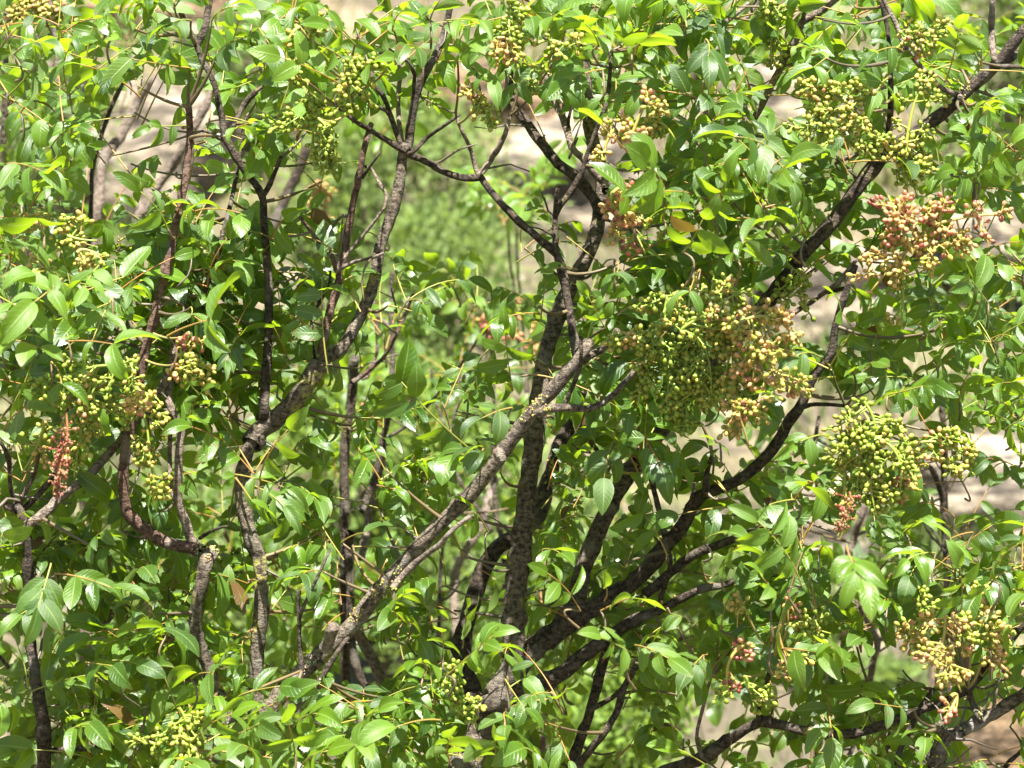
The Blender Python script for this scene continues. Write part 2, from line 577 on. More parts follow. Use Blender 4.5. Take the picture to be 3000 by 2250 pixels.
br('L', B_, BARK, 3.02, 3.03, 15, 22, [668, 398, 690, 360, 714, 307, 750, 267])
br('L', 'dead_stem', BARK_R, 2.98, 2.98, 30, 20, [940, 1035, 954, 976, 967, 908, 990, 840, 995, 790, 1009, 750, 1014, 701, 1032, 610, 1050, 520, 1068, 429, 1088, 362], False, 'broken bare stem with peeling reddish bark', 1.2)
br('L', B_, BARK_R, 2.98, 2.92, 16, 11, [983, 792, 972, 750, 940, 714, 904, 669, 864, 615], False, 'dead grey twig with broken tip')
br('L', B_, BARK, 2.98, 3.02, 9, 13, [968, 795, 963, 840, 931, 895, 913, 940, 915, 1003, 922, 1050])
br('L', B_, BARK_P, 2.98, 2.92, 14, 10, [985, 796, 1010, 780, 1036, 768, 1090, 755, 1125, 742])
br('L', B_, BARK_P, 2.98, 2.97, 11, 11, [1070, 488, 1086, 493, 1113, 538, 1133, 574, 1127, 606, 1081, 669, 1027, 732, 1005, 760])
br('L', B_, BARK, 2.98, 2.95, 12, 7, [1062, 520, 1080, 493, 1113, 447])
br('L', B_, BARK, 3.0, 3.03, 34, 22, [1190, 440, 1199, 410, 1212, 316, 1226, 253, 1253, 203, 1280, 154, 1305, 80, 1330, -40])
br('L', B_, BARK, 3.0, 2.98, 20, 14, [1180, 435, 1167, 407, 1145, 339, 1122, 280, 1097, 249, 1085, 200])
br('L', B_, BARK_P, 3.02, 3.06, 18, 14, [1180, 430, 1168, 350, 1167, 280, 1172, 210, 1160, 150])
br('L', B_, BARK, 3.01, 2.97, 15, 9, [1217, 300, 1212, 240, 1215, 217, 1200, 185, 1185, 167, 1170, 160])
br('L', B_, BARK, 3.0, 2.95, 22, 13, [1190, 442, 1167, 432, 1113, 398, 1059, 366, 1014, 335, 985, 310])
br('L', B_, BARK, 2.99, 2.95, 14, 9, [1138, 335, 1131, 325, 1072, 289, 1041, 262, 1025, 235])
br('L', B_, BARK, 3.0, 2.96, 16, 10, [1198, 452, 1212, 443, 1253, 402, 1298, 371, 1348, 335])
br('L', B_, BARK, 3.0, 3.0, 24, 26, [1190, 448, 1205, 455, 1253, 475, 1307, 506, 1362, 522, 1402, 520])
br('L', B_, BARK_R, 2.96, 2.93, 44, 22, [592, 1613, 556, 1604, 506, 1595, 452, 1572, 407, 1536, 375, 1500, 364, 1450, 362, 1374, 375, 1292, 393, 1202, 409, 1112, 425, 1030, 452, 931, 475, 831, 497, 750, 515, 655, 540, 542, 554, 430, 556, 370, 552, 312], False, 'tall bare stem broken off at the top', 1.1)
br('L', 'trunk', BARK_L, 3.0, 2.96, 46, 48, [735, 2330, 690, 2170, 650, 2060, 619, 1988, 606, 1943, 583, 1893, 570, 1839, 579, 1771, 592, 1703, 606, 1640, 618, 1622], False, None, 1.2)
br('L', B_, BARK_P, 2.96, 2.98, 34, 22, [590, 1620, 575, 1600, 556, 1572, 542, 1527, 533, 1500, 524, 1473, 522, 1400, 524, 1315, 529, 1243, 502, 1198, 493, 1134, 502, 1066, 515, 999, 522, 960])
br('L', B_, BARK_P, 2.98, 2.99, 18, 16, [535, 1510, 505, 1440, 497, 1338, 500, 1225])
br('L', B_, BARK, 2.96, 2.9, 14, 7, [585, 1577, 612, 1560, 640, 1548, 668, 1541])
br('L', B_, BARK_R, 2.95, 2.9, 16, 11, [409, 1045, 370, 1048, 330, 1040, 285, 1036])
br('L', B_, BARK, 2.95, 3.0, 14, 10, [415, 1020, 385, 1010, 365, 1003])
br('L', B_, BARK_L, 3.0, 2.88, 62, 42, [750, 2260, 772, 2120, 815, 2045, 872, 1979, 904, 1948, 949, 1907, 1000, 1864, 1045, 1816, 1113, 1726, 1181, 1649, 1271, 1554, 1325, 1500, 1375, 1451, 1429, 1383, 1470, 1329, 1511, 1270, 1551, 1216, 1588, 1179, 1619, 1143, 1651, 1103, 1687, 1062, 1714, 1020, 1724, 1008], False, 'long diagonal limb spotted with yellow lichen', .9)
br('L', B_, BARK_P, 2.885, 2.862, 40, 36, [1462, 1330, 1466, 1336, 1470, 1342], False, 'pale sawn knot on the diagonal limb')
br('L', B_, BARK_L, 2.88, 2.9, 30, 24, [1690, 1060, 1723, 1044, 1759, 1026, 1787, 1003, 1810, 970])
br('L', B_, BARK_L, 2.88, 2.9, 32, 15, [1575, 1212, 1600, 1200, 1633, 1195, 1678, 1195, 1723, 1198, 1769, 1179, 1800, 1152, 1836, 1112, 1854, 1093, 1875, 1060])
br('L', B_, BARK, 2.88, 2.84, 16, 13, [1650, 1192, 1655, 1184, 1674, 1139, 1698, 1080, 1703, 1030, 1701, 985])
br('L', B_, BARK_P, 2.88, 2.84, 26, 14, [1150, 1725, 1181, 1685, 1235, 1636, 1289, 1595, 1325, 1554, 1380, 1509])
br('L', B_, BARK_P, 2.88, 2.85, 42, 36, [955, 1900, 966, 1868, 978, 1834], False, 'pale broken stub crusted with lichen')
br('L', B_, BARK, 2.88, 2.86, 17, 9, [884, 1965, 880, 1900, 877, 1816, 900, 1753, 931, 1690, 967, 1608])
br('L', B_, BARK, 2.88, 2.87, 14, 12, [878, 1830, 872, 1780, 877, 1731])
br('L', B_, BARK, 2.9, 2.95, 24, 16, [860, 2080, 904, 2033, 940, 1988, 1000, 1893, 1020, 1870])
br('L', B_, BARK, 3.0, 3.08, 20, 12, [600, 900, 597, 868, 619, 795, 637, 750, 655, 678, 678, 588, 696, 488, 714, 375, 722, 340], False, 'slim reddish bare stem')

# far-left slender tree
br('E', 'trunk', BARK, 2.98, 2.95, 48, 28, [131, 2300, 131, 2178, 118, 2065, 104, 1975, 90, 1884, 86, 1771, 81, 1649, 77, 1554, 63, 1500, 45, 1482], True)
br('E', B_, BARK_P, 2.92, 2.98, 36, 22, [60, 1550, 86, 1536, 136, 1500, 181, 1451, 253, 1401, 307, 1342, 362, 1279, 434, 1189, 475, 1134, 500, 1080])
br('E', B_, BARK, 2.95, 2.92, 18, 12, [50, 1485, 32, 1428, 27, 1360, 9, 1306, -30, 1260])
br('E', B_, BARK_R, 2.95, 2.92, 18, 14, [55, 1490, 72, 1446, 99, 1392, 111, 1338, 113, 1300])
br('E', B_, BARK, 2.95, 2.9, 24, 9, [60, 1500, 90, 1473, 149, 1406, 181, 1351, 190, 1290, 194, 1225, 212, 1161])
br('E', B_, BARK_R, 2.95, 2.98, 30, 26, [50, 1495, 0, 1473, -80, 1440])
br('E', B_, BARK, 2.96, 2.9, 13, 15, [80, 1981, 77, 1979, 36, 1966, 0, 1925, -40, 1900])
br('E', B_, BARK, 2.97, 2.88, 22, 11, [131, 2205, 149, 2200, 226, 2192, 316, 2183, 398, 2174, 475, 2160, 520, 2130])
br('E', B_, BARK_P, 2.89, 2.87, 9, 8, [411, 2178, 420, 2128, 427, 2079])

# centre tree
br('M', 'trunk', BARK_L, 3.1, 3.14, 105, 34, [1340, 2400, 1375, 2250, 1407, 2133, 1450, 2042, 1502, 1961, 1511, 1884, 1506, 1771, 1520, 1636, 1531, 1545, 1540, 1500, 1551, 1383, 1565, 1292, 1573, 1230, 1582, 1130, 1597, 1044, 1624, 953, 1651, 886, 1683, 818, 1720, 750, 1746, 678, 1760, 588, 1764, 497, 1741, 430, 1725, 362, 1718, 250, 1700, 100, 1690, -60], True)
br('M', 'trunk', BARK, 3.16, 3.28, 74, 44, [1420, 2110, 1370, 1990, 1353, 1884, 1384, 1771, 1416, 1672, 1461, 1600, 1533, 1554, 1579, 1514, 1590, 1460, 1615, 1383, 1642, 1292, 1678, 1238, 1700, 1150], False, 'second trunk bending behind the first')
br('M', 'trunk', BARK, 3.12, 3.02, 92, 22, [1450, 2080, 1529, 1940, 1610, 1863, 1700, 1806, 1836, 1717, 1904, 1658, 1949, 1599, 2000, 1541, 2045, 1458, 2113, 1428, 2181, 1396, 2235, 1347, 2280, 1292, 2307, 1243, 2335, 1202, 2362, 1157, 2384, 1103, 2416, 1062, 2439, 1030, 2443, 976, 2461, 908, 2479, 854, 2506, 777], False, None, 1.2)
br('M', B_, BARK, 3.02, 2.98, 16, 12, [2325, 1215, 2335, 1202, 2375, 1186, 2420, 1184, 2475, 1189, 2520, 1190])
br('M', B_, BARK, 3.05, 3.0, 24, 15, [2060, 1450, 2068, 1428, 2072, 1383, 2086, 1333])
br('M', B_, BARK, 3.05, 3.0, 16, 9, [2008, 1525, 2020, 1480, 2036, 1415])
br('M', B_, BARK, 3.1, 3.04, 86, 18, [1420, 2090, 1470, 2050, 1550, 2015, 1640, 1975, 1740, 1895, 1860, 1816, 1927, 1789, 2000, 1753, 2059, 1722, 2113, 1717, 2170, 1690], False, 'low dark limb with orange lichen')
br('M', B_, BARK, 3.06, 3.04, 38, 20, [1890, 1740, 1950, 1690, 2000, 1650, 2050, 1617, 2150, 1580, 2253, 1536, 2294, 1500])
br('M', 'trunk', BARK_L, 3.16, 3.18, 74, 48, [1600, 1880, 1660, 1810, 1687, 1753, 1714, 1649, 1746, 1568, 1778, 1500, 1814, 1428, 1845, 1383, 1900, 1310, 1960, 1230, 2050, 1110, 2150, 1000, 2235, 899])
br('M', B_, BARK, 3.02, 2.96, 54, 38, [2200, 950, 2235, 899, 2280, 845, 2325, 786, 2360, 735, 2429, 665, 2475, 601, 2542, 511, 2610, 434, 2656, 407, 2723, 362, 2791, 307, 2859, 244, 2927, 181, 3000, 90, 3060, 30], False, 'thick bare diagonal limb crossing the upper right', .8)
br('M', B_, BARK_P, 2.97, 2.98, 26, 20, [2918, 190, 2913, 172, 2904, 90, 2909, 0, 2912, -60])
br('M', B_, BARK, 2.97, 2.99, 28, 24, [2920, 190, 2960, 170, 3000, 140, 3060, 120])
br('M', B_, BARK, 2.97, 2.95, 16, 12, [2915, 195, 2931, 194, 3000, 197, 3040, 200])
br('M', B_, BARK_P, 2.97, 2.92, 20, 14, [2815, 290, 2809, 280, 2759, 258, 2705, 203, 2651, 136, 2624, 68, 2588, 0, 2570, -50])
br('M', B_, BARK, 2.98, 2.95, 24, 14, [2600, 435, 2601, 416, 2606, 362, 2610, 271, 2606, 160, 2600, 80, 2580, 0])
br('M', B_, BARK_P, 2.98, 3.04, 15, 12, [2590, 445, 2560, 434, 2497, 457, 2447, 479])
br('M', B_, BARK_P, 3.1, 3.02, 22, 28, [2100, 560, 2150, 450, 2199, 362, 2222, 325, 2244, 280, 2280, 212, 2312, 145, 2335, 113, 2348, 68, 2384, 45, 2443, 0, 2490, -40])
br('M', B_, BARK_P, 3.02, 3.0, 16, 14, [2350, 65, 2355, 45, 2353, 28])
br('M', B_, BARK_P, 3.12, 3.1, 17, 13, [2226, -10, 2190, 50, 2136, 95, 2090, 160])
br('M', B_, BARK_P, 3.14, 3.12, 16, 14, [2194, 9, 2150, 46, 2104, 86, 2060, 120])
br('M', B_, BARK, 3.08, 3.1, 38, 30, [1770, 640, 1741, 583, 1687, 520, 1633, 479, 1588, 420, 1542, 357, 1497, 294, 1490, 200, 1480, 100])
br('M', B_, BARK_P, 3.1, 3.14, 32, 18, [1775, 560, 1769, 533, 1741, 506, 1705, 461, 1674, 429, 1656, 362, 1624, 294, 1600, 220])
br('M', B_, BARK, 3.12, 3.1, 12, 10, [1668, 380, 1665, 350, 1680, 300])
br('M', B_, BARK, 3.0, 3.02, 22, 13, [1650, 830, 1635, 770, 1628, 723, 1626, 655, 1633, 615, 1669, 565, 1705, 506, 1719, 457, 1750, 371, 1778, 294, 1787, 217, 1790, 150], False, None, 1.5)
br('M', B_, BARK, 3.0, 2.98, 17, 14, [1627, 640, 1628, 601, 1633, 552])
br('M', B_, BARK, 2.98, 3.0, 30, 24, [1690, 1075, 1687, 1030, 1678, 976, 1669, 908, 1656, 840, 1644, 780, 1633, 750, 1570, 692, 1524, 651, 1479, 606, 1434, 556, 1402, 512], False, None, 1.1)
br('M', B_, BARK_P, 3.0, 2.98, 18, 11, [1400, 512, 1393, 488, 1375, 429, 1357, 389, 1344, 362, 1335, 330])
br('M', B_, BARK_P, 3.0, 3.0, 22, 15, [1402, 515, 1420, 495, 1438, 470, 1470, 416, 1485, 375, 1493, 339])
br('M', B_, BARK_P, 3.06, 3.02, 20, 14, [2290, 945, 2330, 913, 2362, 895, 2407, 863, 2452, 831, 2511, 759])
br('M', B_, BARK, 3.04, 3.03, 12, 14, [2425, 858, 2450, 850, 2485, 842])
br('M', B_, BARK, 3.04, 3.06, 22, 15, [1860, 1340, 1900, 1383, 1931, 1500, 1949, 1590, 1963, 1658, 1931, 1771, 1920, 1800])
br('M', B_, BARK, 3.1, 2.98, 60, 36, [1480, 2480, 1700, 2360, 1900, 2280, 2000, 2241, 2059, 2219, 2113, 2183, 2181, 2137, 2226, 2115, 2260, 2110])
br('M', B_, BARK, 2.98, 2.94, 36, 26, [2226, 2112, 2271, 2119, 2339, 2137, 2407, 2146, 2479, 2151, 2542, 2140, 2633, 2106, 2701, 2079, 2769, 2056, 2827, 2024, 2859, 1993, 2904, 1939, 2949, 1880, 3000, 1830, 3050, 1790], False, 'long low limb curving along the lower right', .8)
br('M', B_, BARK, 2.98, 2.93, 20, 15, [2224, 2110, 2222, 2092, 2226, 2042, 2249, 1988, 2262, 1930])
br('M', B_, BARK_P, 3.0, 2.97, 13, 11, [2058, 2218, 2041, 2165, 2050, 2110, 2068, 2042, 2081, 1988])
br('M', B_, BARK, 3.12, 3.12, 36, 34, [1660, 2330, 1674, 2250, 1705, 2155, 1741, 2042, 1764, 1952, 1790, 1870])
br('M', B_, BARK, 3.06, 3.0, 28, 22, [1640, 2340, 1692, 2250, 1723, 2205, 1769, 2146, 1809, 2079, 1827, 2015, 1850, 1979, 1868, 1940])
br('M', B_, BARK, 3.1, 3.05, 20, 16, [1725, 2090, 1732, 2079, 1796, 2042, 1830, 2010])

br('M', B_, BARK, 3.04, 3.04, 20, 16, [1700, 1250, 1760, 1330, 1800, 1340], False)
# right-edge tree
br('R', 'trunk', BARK_L, 2.95, 2.93, 60, 34, [2740, 2330, 2746, 2250, 2757, 2185, 2775, 2155, 2805, 2148, 2859, 2119, 2927, 2079, 3000, 2033, 3060, 1995], True, None, 1.2)
br('R', B_, BARK_L, 2.94, 2.92, 42, 40, [2770, 2170, 2762, 2150, 2756, 2133], False, 'sawn off lichen covered stub')
br('R', B_, BARK, 2.94, 2.93, 24, 22, [2872, 2115, 2868, 2100, 2850, 2060, 2836, 2015])
br('R', B_, BARK, 2.97, 3.0, 24, 18, [2595, 2290, 2606, 2250, 2628, 2219, 2656, 2155, 2678, 2110, 2700, 2070, 2735, 2020])
br('R', B_, BARK, 2.95, 2.93, 18, 14, [2930, 2270, 2960, 2230, 3000, 2195, 3040, 2170])
br('R', B_, BARK_P, 3.0, 2.98, 9, 8, [2850, 2010, 2890, 2015, 2950, 1985, 2985, 1965])

# slender trees standing behind (out of focus)
br('P', 'trunk', BARK, 3.55, 3.5, 32, 34, [1015, 2100, 1012, 1800, 1009, 1500, 1009, 1338, 1018, 1247, 1032, 1157, 1036, 1066, 1040, 1050], True)
br('P', B_, BARK_R, 3.5, 3.48, 16, 12, [1030, 1120, 1045, 1112, 1104, 1066, 1136, 1030, 1163, 976, 1194, 904, 1210, 860])
br('P', B_, BARK, 3.6, 3.65, 24, 15, [1060, 1500, 1100, 1390, 1122, 1283, 1140, 1202, 1149, 1066, 1145, 931, 1149, 795])
br('P', B_, BARK_P, 3.52, 3.55, 13, 12, [1060, 1110, 1077, 1103, 1104, 1030, 1104, 953, 1095, 886, 1090, 820])
br('P', B_, BARK_P, 3.6, 3.66, 28, 24, [1060, 1640, 1081, 1500, 1095, 1428, 1118, 1360, 1122, 1283])
br('P', B_, BARK, 3.6, 3.55, 12, 9, [1125, 1290, 1136, 1283, 1203, 1238, 1262, 1179, 1316, 1112, 1371, 1039, 1400, 990])
br('P', B_, BARK, 3.5, 3.5, 32, 28, [1025, 1560, 1023, 1613, 1027, 1771, 1027, 1862, 1050, 1975, 1095, 2056, 1110, 2150])
br('P', B_, BARK_P, 3.4, 3.4, 36, 40, [1040, 1830, 1050, 1857, 1090, 1930, 1131, 2020, 1158, 2110, 1180, 2250, 1200, 2500])
br('Q', 'trunk', BARK, 3.8, 3.9, 20, 12, [1480, 1800, 1452, 1500, 1445, 1292, 1447, 1134, 1440, 1000], True)
br('Q', B_, BARK, 3.85, 3.9, 16, 8, [1440, 1560, 1375, 1450, 1334, 1383, 1321, 1292, 1343, 1157, 1350, 1060])
br('Q', B_, BARK, 3.85, 3.95, 13, 8, [1321, 1292, 1300, 1240, 1276, 1170, 1262, 1080])
br('Q', B_, BARK_P, 4.0, 4.1, 26, 32, [1340, 1900, 1330, 1703, 1362, 1617, 1407, 1545, 1450, 1400])
br('Q', B_, BARK, 3.7, 3.7, 14, 12, [1290, 1900, 1285, 1839, 1289, 1703, 1298, 1590, 1310, 1450])
br('Q', B_, BARK, 4.4, 4.5, 10, 8, [1540, 1150, 1515, 985, 1506, 840, 1492, 750, 1485, 560, 1480, 520])
br('Q', B_, BARK, 4.4, 4.5, 10, 8, [1550, 1150, 1533, 967, 1522, 840, 1515, 750, 1510, 640])
br('Z', 'trunk', BARK_P, 3.9, 3.95, 44, 32, [250, 1100, 262, 800, 280, 633, 289, 588, 303, 475, 353, 398, 398, 307, 440, 230], True)
br('Z', B_, BARK, 3.5, 3.5, 18, 13, [262, 720, 267, 610, 271, 497, 294, 407, 335, 294, 384, 208, 452, 127, 500, 60])
br('Z', B_, BARK_P, 3.9, 3.9, 32, 28, [400, 640, 448, 565, 497, 497, 529, 443, 601, 316, 630, 250])
br('Z', B_, BARK, 3.6, 3.6, 20, 16, [10, 420, 14, 253, 18, 136, 23, 59, 54, 23, 70, -30])
br('Z', B_, BARK, 3.6, 3.6, 11, 8, [225, 330, 244, 262, 280, 172, 312, 90, 320, 60])
br('Z', B_, BARK_P, 3.7, 3.7, 18, 16, [170, 260, 165, 140, 150, 40, 145, -20])
br('Z', B_, BARK, 4.2, 4.2, 36, 34, [780, 720, 827, 601, 868, 511, 900, 430])
br('W', 'trunk', BARK, 3.6, 3.6, 26, 18, [2775, 1850, 2768, 1600, 2768, 1500, 2764, 1338, 2764, 1250, 2755, 1150], True)
br('W', B_, BARK, 3.58, 3.52, 26, 16, [2768, 1520, 2764, 1473, 2750, 1419, 2723, 1369, 2680, 1390, 2640, 1420])
br('W', B_, BARK_P, 3.58, 3.55, 16, 12, [2775, 1440, 2800, 1390, 2840, 1365, 2870, 1342])
br('W', B_, BARK, 3.7, 3.7, 12, 10, [2925, 1200, 2922, 1030, 2922, 931, 2918, 831, 2905, 780])
br('W', B_, BARK, 3.75, 3.75, 11, 8, [2850, 700, 2853, 620, 2855, 535, 2850, 480])
br('W', B_, BARK_P, 3.5, 3.5, 15, 13, [2395, 1450, 2389, 1383, 2384, 1338, 2389, 1283, 2400, 1220])
br('W', B_, BARK_P, 3.6, 3.6, 24, 22, [2465, 1720, 2479, 1654, 2497, 1590, 2529, 1500, 2560, 1420])
br('W', B_, BARK_P, 3.5, 3.5, 24, 20, [2520, 2120, 2533, 2042, 2547, 1997, 2560, 1934, 2570, 1880, 2533, 1807, 2510, 1760])
br('W', B_, BARK_P, 3.5, 3.5, 15, 12, [2568, 1885, 2580, 1875, 2600, 1868])
br('W', B_, BARK_P, 3.5, 3.5, 14, 16, [2395, 2300, 2393, 2250, 2389, 2124, 2384, 2020, 2362, 1920])
br('W', B_, BARK_P, 3.4, 3.4, 17, 15, [2470, 2270, 2479, 2237, 2502, 2178, 2515, 2100])
br('W', B_, BARK_P, 3.5, 3.5, 24, 20, [1600, 2330, 1590, 2200, 1600, 2080, 1625, 1990])

TREES = {
    'L': (750, 3.02, 'terebinth_tree', 'multi-stemmed terebinth tree with long bare forked stems in the left half, one broken and peeling'),
    'E': (131, 2.98, 'terebinth_tree', 'slender terebinth tree along the left edge with a dried red flower spike'),
    'M': (1360, 3.1, 'terebinth_tree', 'stout terebinth tree in the middle whose trunk forks into dark spreading limbs'),
    'R': (2735, 2.95, 'terebinth_tree', 'terebinth tree in the lower right corner with a lichen crusted elbow limb'),
    'P': (1060, 3.55, 'terebinth_sapling', 'thin terebinth sapling standing behind the long diagonal lichen limb'),
    'Q': (1440, 3.85, 'terebinth_sapling', 'blurred terebinth sapling with red fruit behind the middle trunk'),
    'Z': (250, 3.9, 'terebinth_sapling', 'leaning pale terebinth sapling in front of the limestone block at upper left'),
    'W': (2760, 3.6, 'terebinth_sapling', 'terebinth sapling with fruit behind the right side of the middle tree'),
}
ROOT, BASE = {}, {}
for k, (x, d, nm, lab) in TREES.items():
    b = at(x, 2500, d)
    b[2] = 0.0
    BASE[k] = b
    ROOT[k] = empty(nm, b, lab, 'tree', 'terebinth trees on the rocky slope')

SKEL = {k: [] for k in TREES}          # points for attaching twigs
SOLID = []                              # points used for the visibility estimate
for (tr, nm, bark, d0, d1, w0, w1, pts, ground, lab, kn) in BR:
    xy = np.array(pts, float).reshape(-1, 2)
    s = np.concatenate([[0], np.cumsum(np.linalg.norm(np.diff(xy, axis=0), axis=1))])
    s /= s[-1]
    if nm == 'trunk' and tr == 'M' and not ground:
        wq = w0 + (w1 - w0) * s ** 0.6
    else:
        wq = w0 + (w1 - w0) * (s ** 0.7 if w0 > 70 and w1 < 40 else s)
    dq = d0 + (d1 - d0) * s + 0.012 * np.sin(s * 7 + len(xy))
    dq[0], dq[-1] = d0, d1
    P = np.array([[*at(x, y, d), w_ * K * d / 2 * .84] for (x, y), d, w_ in zip(xy, dq, wq)])
    if ground:
        b = BASE[tr]
        r0 = P[0, 3]
        ex = [[*(b + np.array([0, 0, -0.06])), r0 * 1.5], [*(b * 0.65 + P[0, :3] * 0.35), r0 * 1.15]]
        P = np.vstack([ex, P])
    S = spline(P, 0.007)
    k = len(S)
    sides = 16 if P[:, 3].max() > 0.006 else 9
    # uneven bark: slow swelling, knots and ridges
    arc = np.concatenate([[0], np.cumsum(np.linalg.norm(np.diff(S[:, :3], axis=0), axis=1))])
    th = np.arange(sides) / sides * 2 * math.pi
    prof = np.ones((k, sides))
    for q in range(5):
        f = R.uniform(15, 90)
        m = R.integers(0, 4)
        prof += R.uniform(.015, .05) * np.sin(arc[:, None] * f + m * th[None] + R.uniform(0, 6.28))
    for q in range(int(kn * arc[-1] / 0.035) + 1):
        a0, t0 = R.uniform(0, arc[-1]), R.uniform(0, 6.28)
        amp, wd = R.uniform(.08, .42), R.uniform(.003, .008)
        prof += amp * np.exp(-((arc - a0) / wd) ** 2)[:, None] * (0.35 + 0.65 * np.clip(np.cos(th - t0), 0, 1))[None]
    prof += R.normal(0, .025, prof.shape)
    S[1:-1, :3] += (R.normal(0, .05, (k, 3)) * S[:, 3:4])[1:-1]
    V, Q = tube(S[:, :3], S[:, 3], sides, prof)
    me = mesh(nm, V - BASE[tr], Q, [bark])
    obj(nm, me, ROOT[tr], label=lab)
    SKEL[tr].append(S)
    SOLID.append(S[:, :3])

SK = {k: np.vstack(v) for k, v in SKEL.items()}
TWIG = {k: Acc() for k in TREES}


def nearest(tree, p, maxr=0.008):
    S = SK[tree]
    ok = S[:, 3] < maxr
    Sx = S[ok] if ok.any() else S
    d = np.linalg.norm(Sx[:, :3] - p, axis=1)
    # prefer wood lying below the shoot
    d2 = d + 0.5 * np.clip(Sx[:, 2] - p[2], 0, None)
    i = d2.argmin()
    return Sx[i], d[i]


# crusts of lichen sitting on the wood
LC = tint_material('lichen_crust', 0.95, 0.1, 0.0, .6)
LB = np.array([[math.sin(p) * math.cos(t), math.sin(p) * math.sin(t), math.cos(p)] for p in (.1, 1, 2, 3) for t in (0, 1.05, 2.1, 3.14, 4.2, 5.2)])
LBQ = np.array([[a * 6 + b, a * 6 + (b + 1) % 6, a * 6 + 6 + (b + 1) % 6, a * 6 + 6 + b] for a in range(3) for b in range(6)])
for (tr, x, y, ex, n_, col) in (
        ('L', 1575, 1203, 55, 150, (.52, .46, .07)), ('L', 1130, 1712, 60, 150, (.50, .43, .06)), ('L', 1060, 1800, 40, 90, (.50, .36, .04)), ('L', 910, 1955, 50, 120, (.48, .44, .30)),
        ('L', 600, 1600, 40, 110, (.44, .40, .14)), ('L', 618, 1628, 22, 60, (.48, .42, .20)), ('M', 1618, 1420, 60, 120, (.55, .42, .03)), ('M', 2714, 350, 24, 60, (.48, .44, .12)),
        ('M', 2830, 262, 24, 40, (.46, .38, .08)), ('R', 2775, 2150, 50, 130, (.44, .41, .16)), ('R', 2880, 2105, 40, 70, (.44, .41, .16)), ('R', 2750, 2215, 30, 60, (.46, .42, .08)),
        ('M', 2045, 1440, 26, 30, (.46, .34, .05)), ('M', 1520, 1910, 40, 60, (.38, .28, .04)), ('M', 1960, 1775, 40, 50, (.45, .26, .03)), ('L', 640, 1990, 40, 60, (.50, .38, .06)), ('L', 768, 1800, 18, 40, (.44, .32, .06))):
    P = SK[tr]
    q = proj(P[:, :3])
    m = P[(np.hypot(q[:, 0] - x, q[:, 1] - y) < ex) & (P[:, 3] > .003)]
    if not len(m):
        continue
    acc = Acc()
    for i in range(n_):
        if i % 16 == 0:
            k_ = R.integers(len(m))
            d0_ = R.normal(0, .8, 3) + np.array([-.2, -.9, .5])
        c_ = m[min(len(m) - 1, max(0, k_ + int(R.normal(0, 1.4))))]
        dr = unit(d0_ + R.normal(0, .5, 3))
        o_ = c_[:3] + dr * c_[3] + R.normal(0, .0008, 3)
        acc.add(o_ + LB * R.uniform(.0006, .0016) * R.uniform(.6, 1.2, 3), LBQ, None, (*((v * .62 + u * .22) * R.uniform(.6, 1.1) for v, u in zip(col, (.40, .40, .30))), 1))
    obj('lichen', acc.mesh('lichen', [LC], origin=BASE[tr]), ROOT[tr], kind='stuff')

GAPM = np.full((450, 600), 0.0)
FRUITM = np.full((450, 600), 0.0)
KEEP = np.full((450, 600), 0.0)       # depth of wood and fruit the photo shows uncovered (0 = none)


def keep(x, y, d, r, M=KEEP):
    xi0, xi1 = int(max(0, (x - r) / 5)), int(min(599, (x + r) / 5))
    yi0, yi1 = int(max(0, (y - r) / 5)), int(min(449, (y + r) / 5))
    if xi1 >= xi0 and yi1 >= yi0:
        b = M[yi0:yi1 + 1, xi0:xi1 + 1]
        np.maximum(b, d, out=b)


def covers(V, limit):
    """Which of the (n,k,3) leaflets would hide wood, fruit or a gap; a negative limit looks at wood only."""
    n, k = V.shape[:2]
    if limit == 0:
        return np.zeros(n, bool)
    q = proj(V.reshape(-1, 3))
    x, y = np.clip((q[:, 0] / 5).astype(int), -1, 600), np.clip((q[:, 1] / 5).astype(int), -1, 450)
    ok = (x >= 0) & (x < 600) & (y >= 0) & (y < 450)
    x, y = np.where(ok, x, 0), np.where(ok, y, 0)
    d = q[:, 2]
    bad = ((d < KEEP[y, x]) & ok).reshape(n, k).mean(1) > abs(limit)
    if limit > 0:
        bad |= ((d < FRUITM[y, x]) & ok).reshape(n, k).mean(1) > limit * 1.6
        bad |= ((d < GAPM[y, x]) & ok).reshape(n, k).mean(1) > R.uniform(.12, .7)
    return bad


HIDDEN = [(1440, 1880, 1600, 2120), (620, 2005, 900, 2250), (1590, 1060, 2220, 1390), (2060, 380, 2200, 600), (1480, 80, 1500, 280), (1690, 0, 1730, 340)]
for k, S in [(k, q) for k in 'LEMRPQZW' for q in SKEL[k]]:
    for (x, y, d), r in zip(proj(S[::2, :3]), S[::2, 3]):
        if k == 'Z' and y > 640 or k in 'PQW' and y > 2000:
            continue
        if 0 < x < 3000 and 0 < y < 2250 and not any(a < x < c and b < y < e for a, b, c, e in HIDDEN):
            keep(x, y, d, r / K / d * 0.9)


def dead_twig(tree):
    S = SK[tree]
    S = S[(S[:, 3] > .0025) & (S[:, 2] > .9)]
    a = S[R.integers(len(S)), :3]
    v = unit(R.normal(0, 1, 3) * np.array([1, .6, .6]) + np.array([0, 0, .5]))
    pts = [a]
    for i in range(int(R.integers(3, 6))):
        v = unit(v + R.normal(0, .3, 3))
        pts.append(pts[-1] + v * R.uniform(.008, .02))
    q = spline(np.array(pts), .006)
    g = R.uniform(.6, 1.2)
    TWIG[tree].add(*tube(q, np.linspace(R.uniform(.0012, .0022), .0007, len(q)), 5, 1 + R.normal(0, .15, (len(q), 1)) * np.ones((1, 5))), T=(.10 * g, .08 * g, .06 * g, 1))


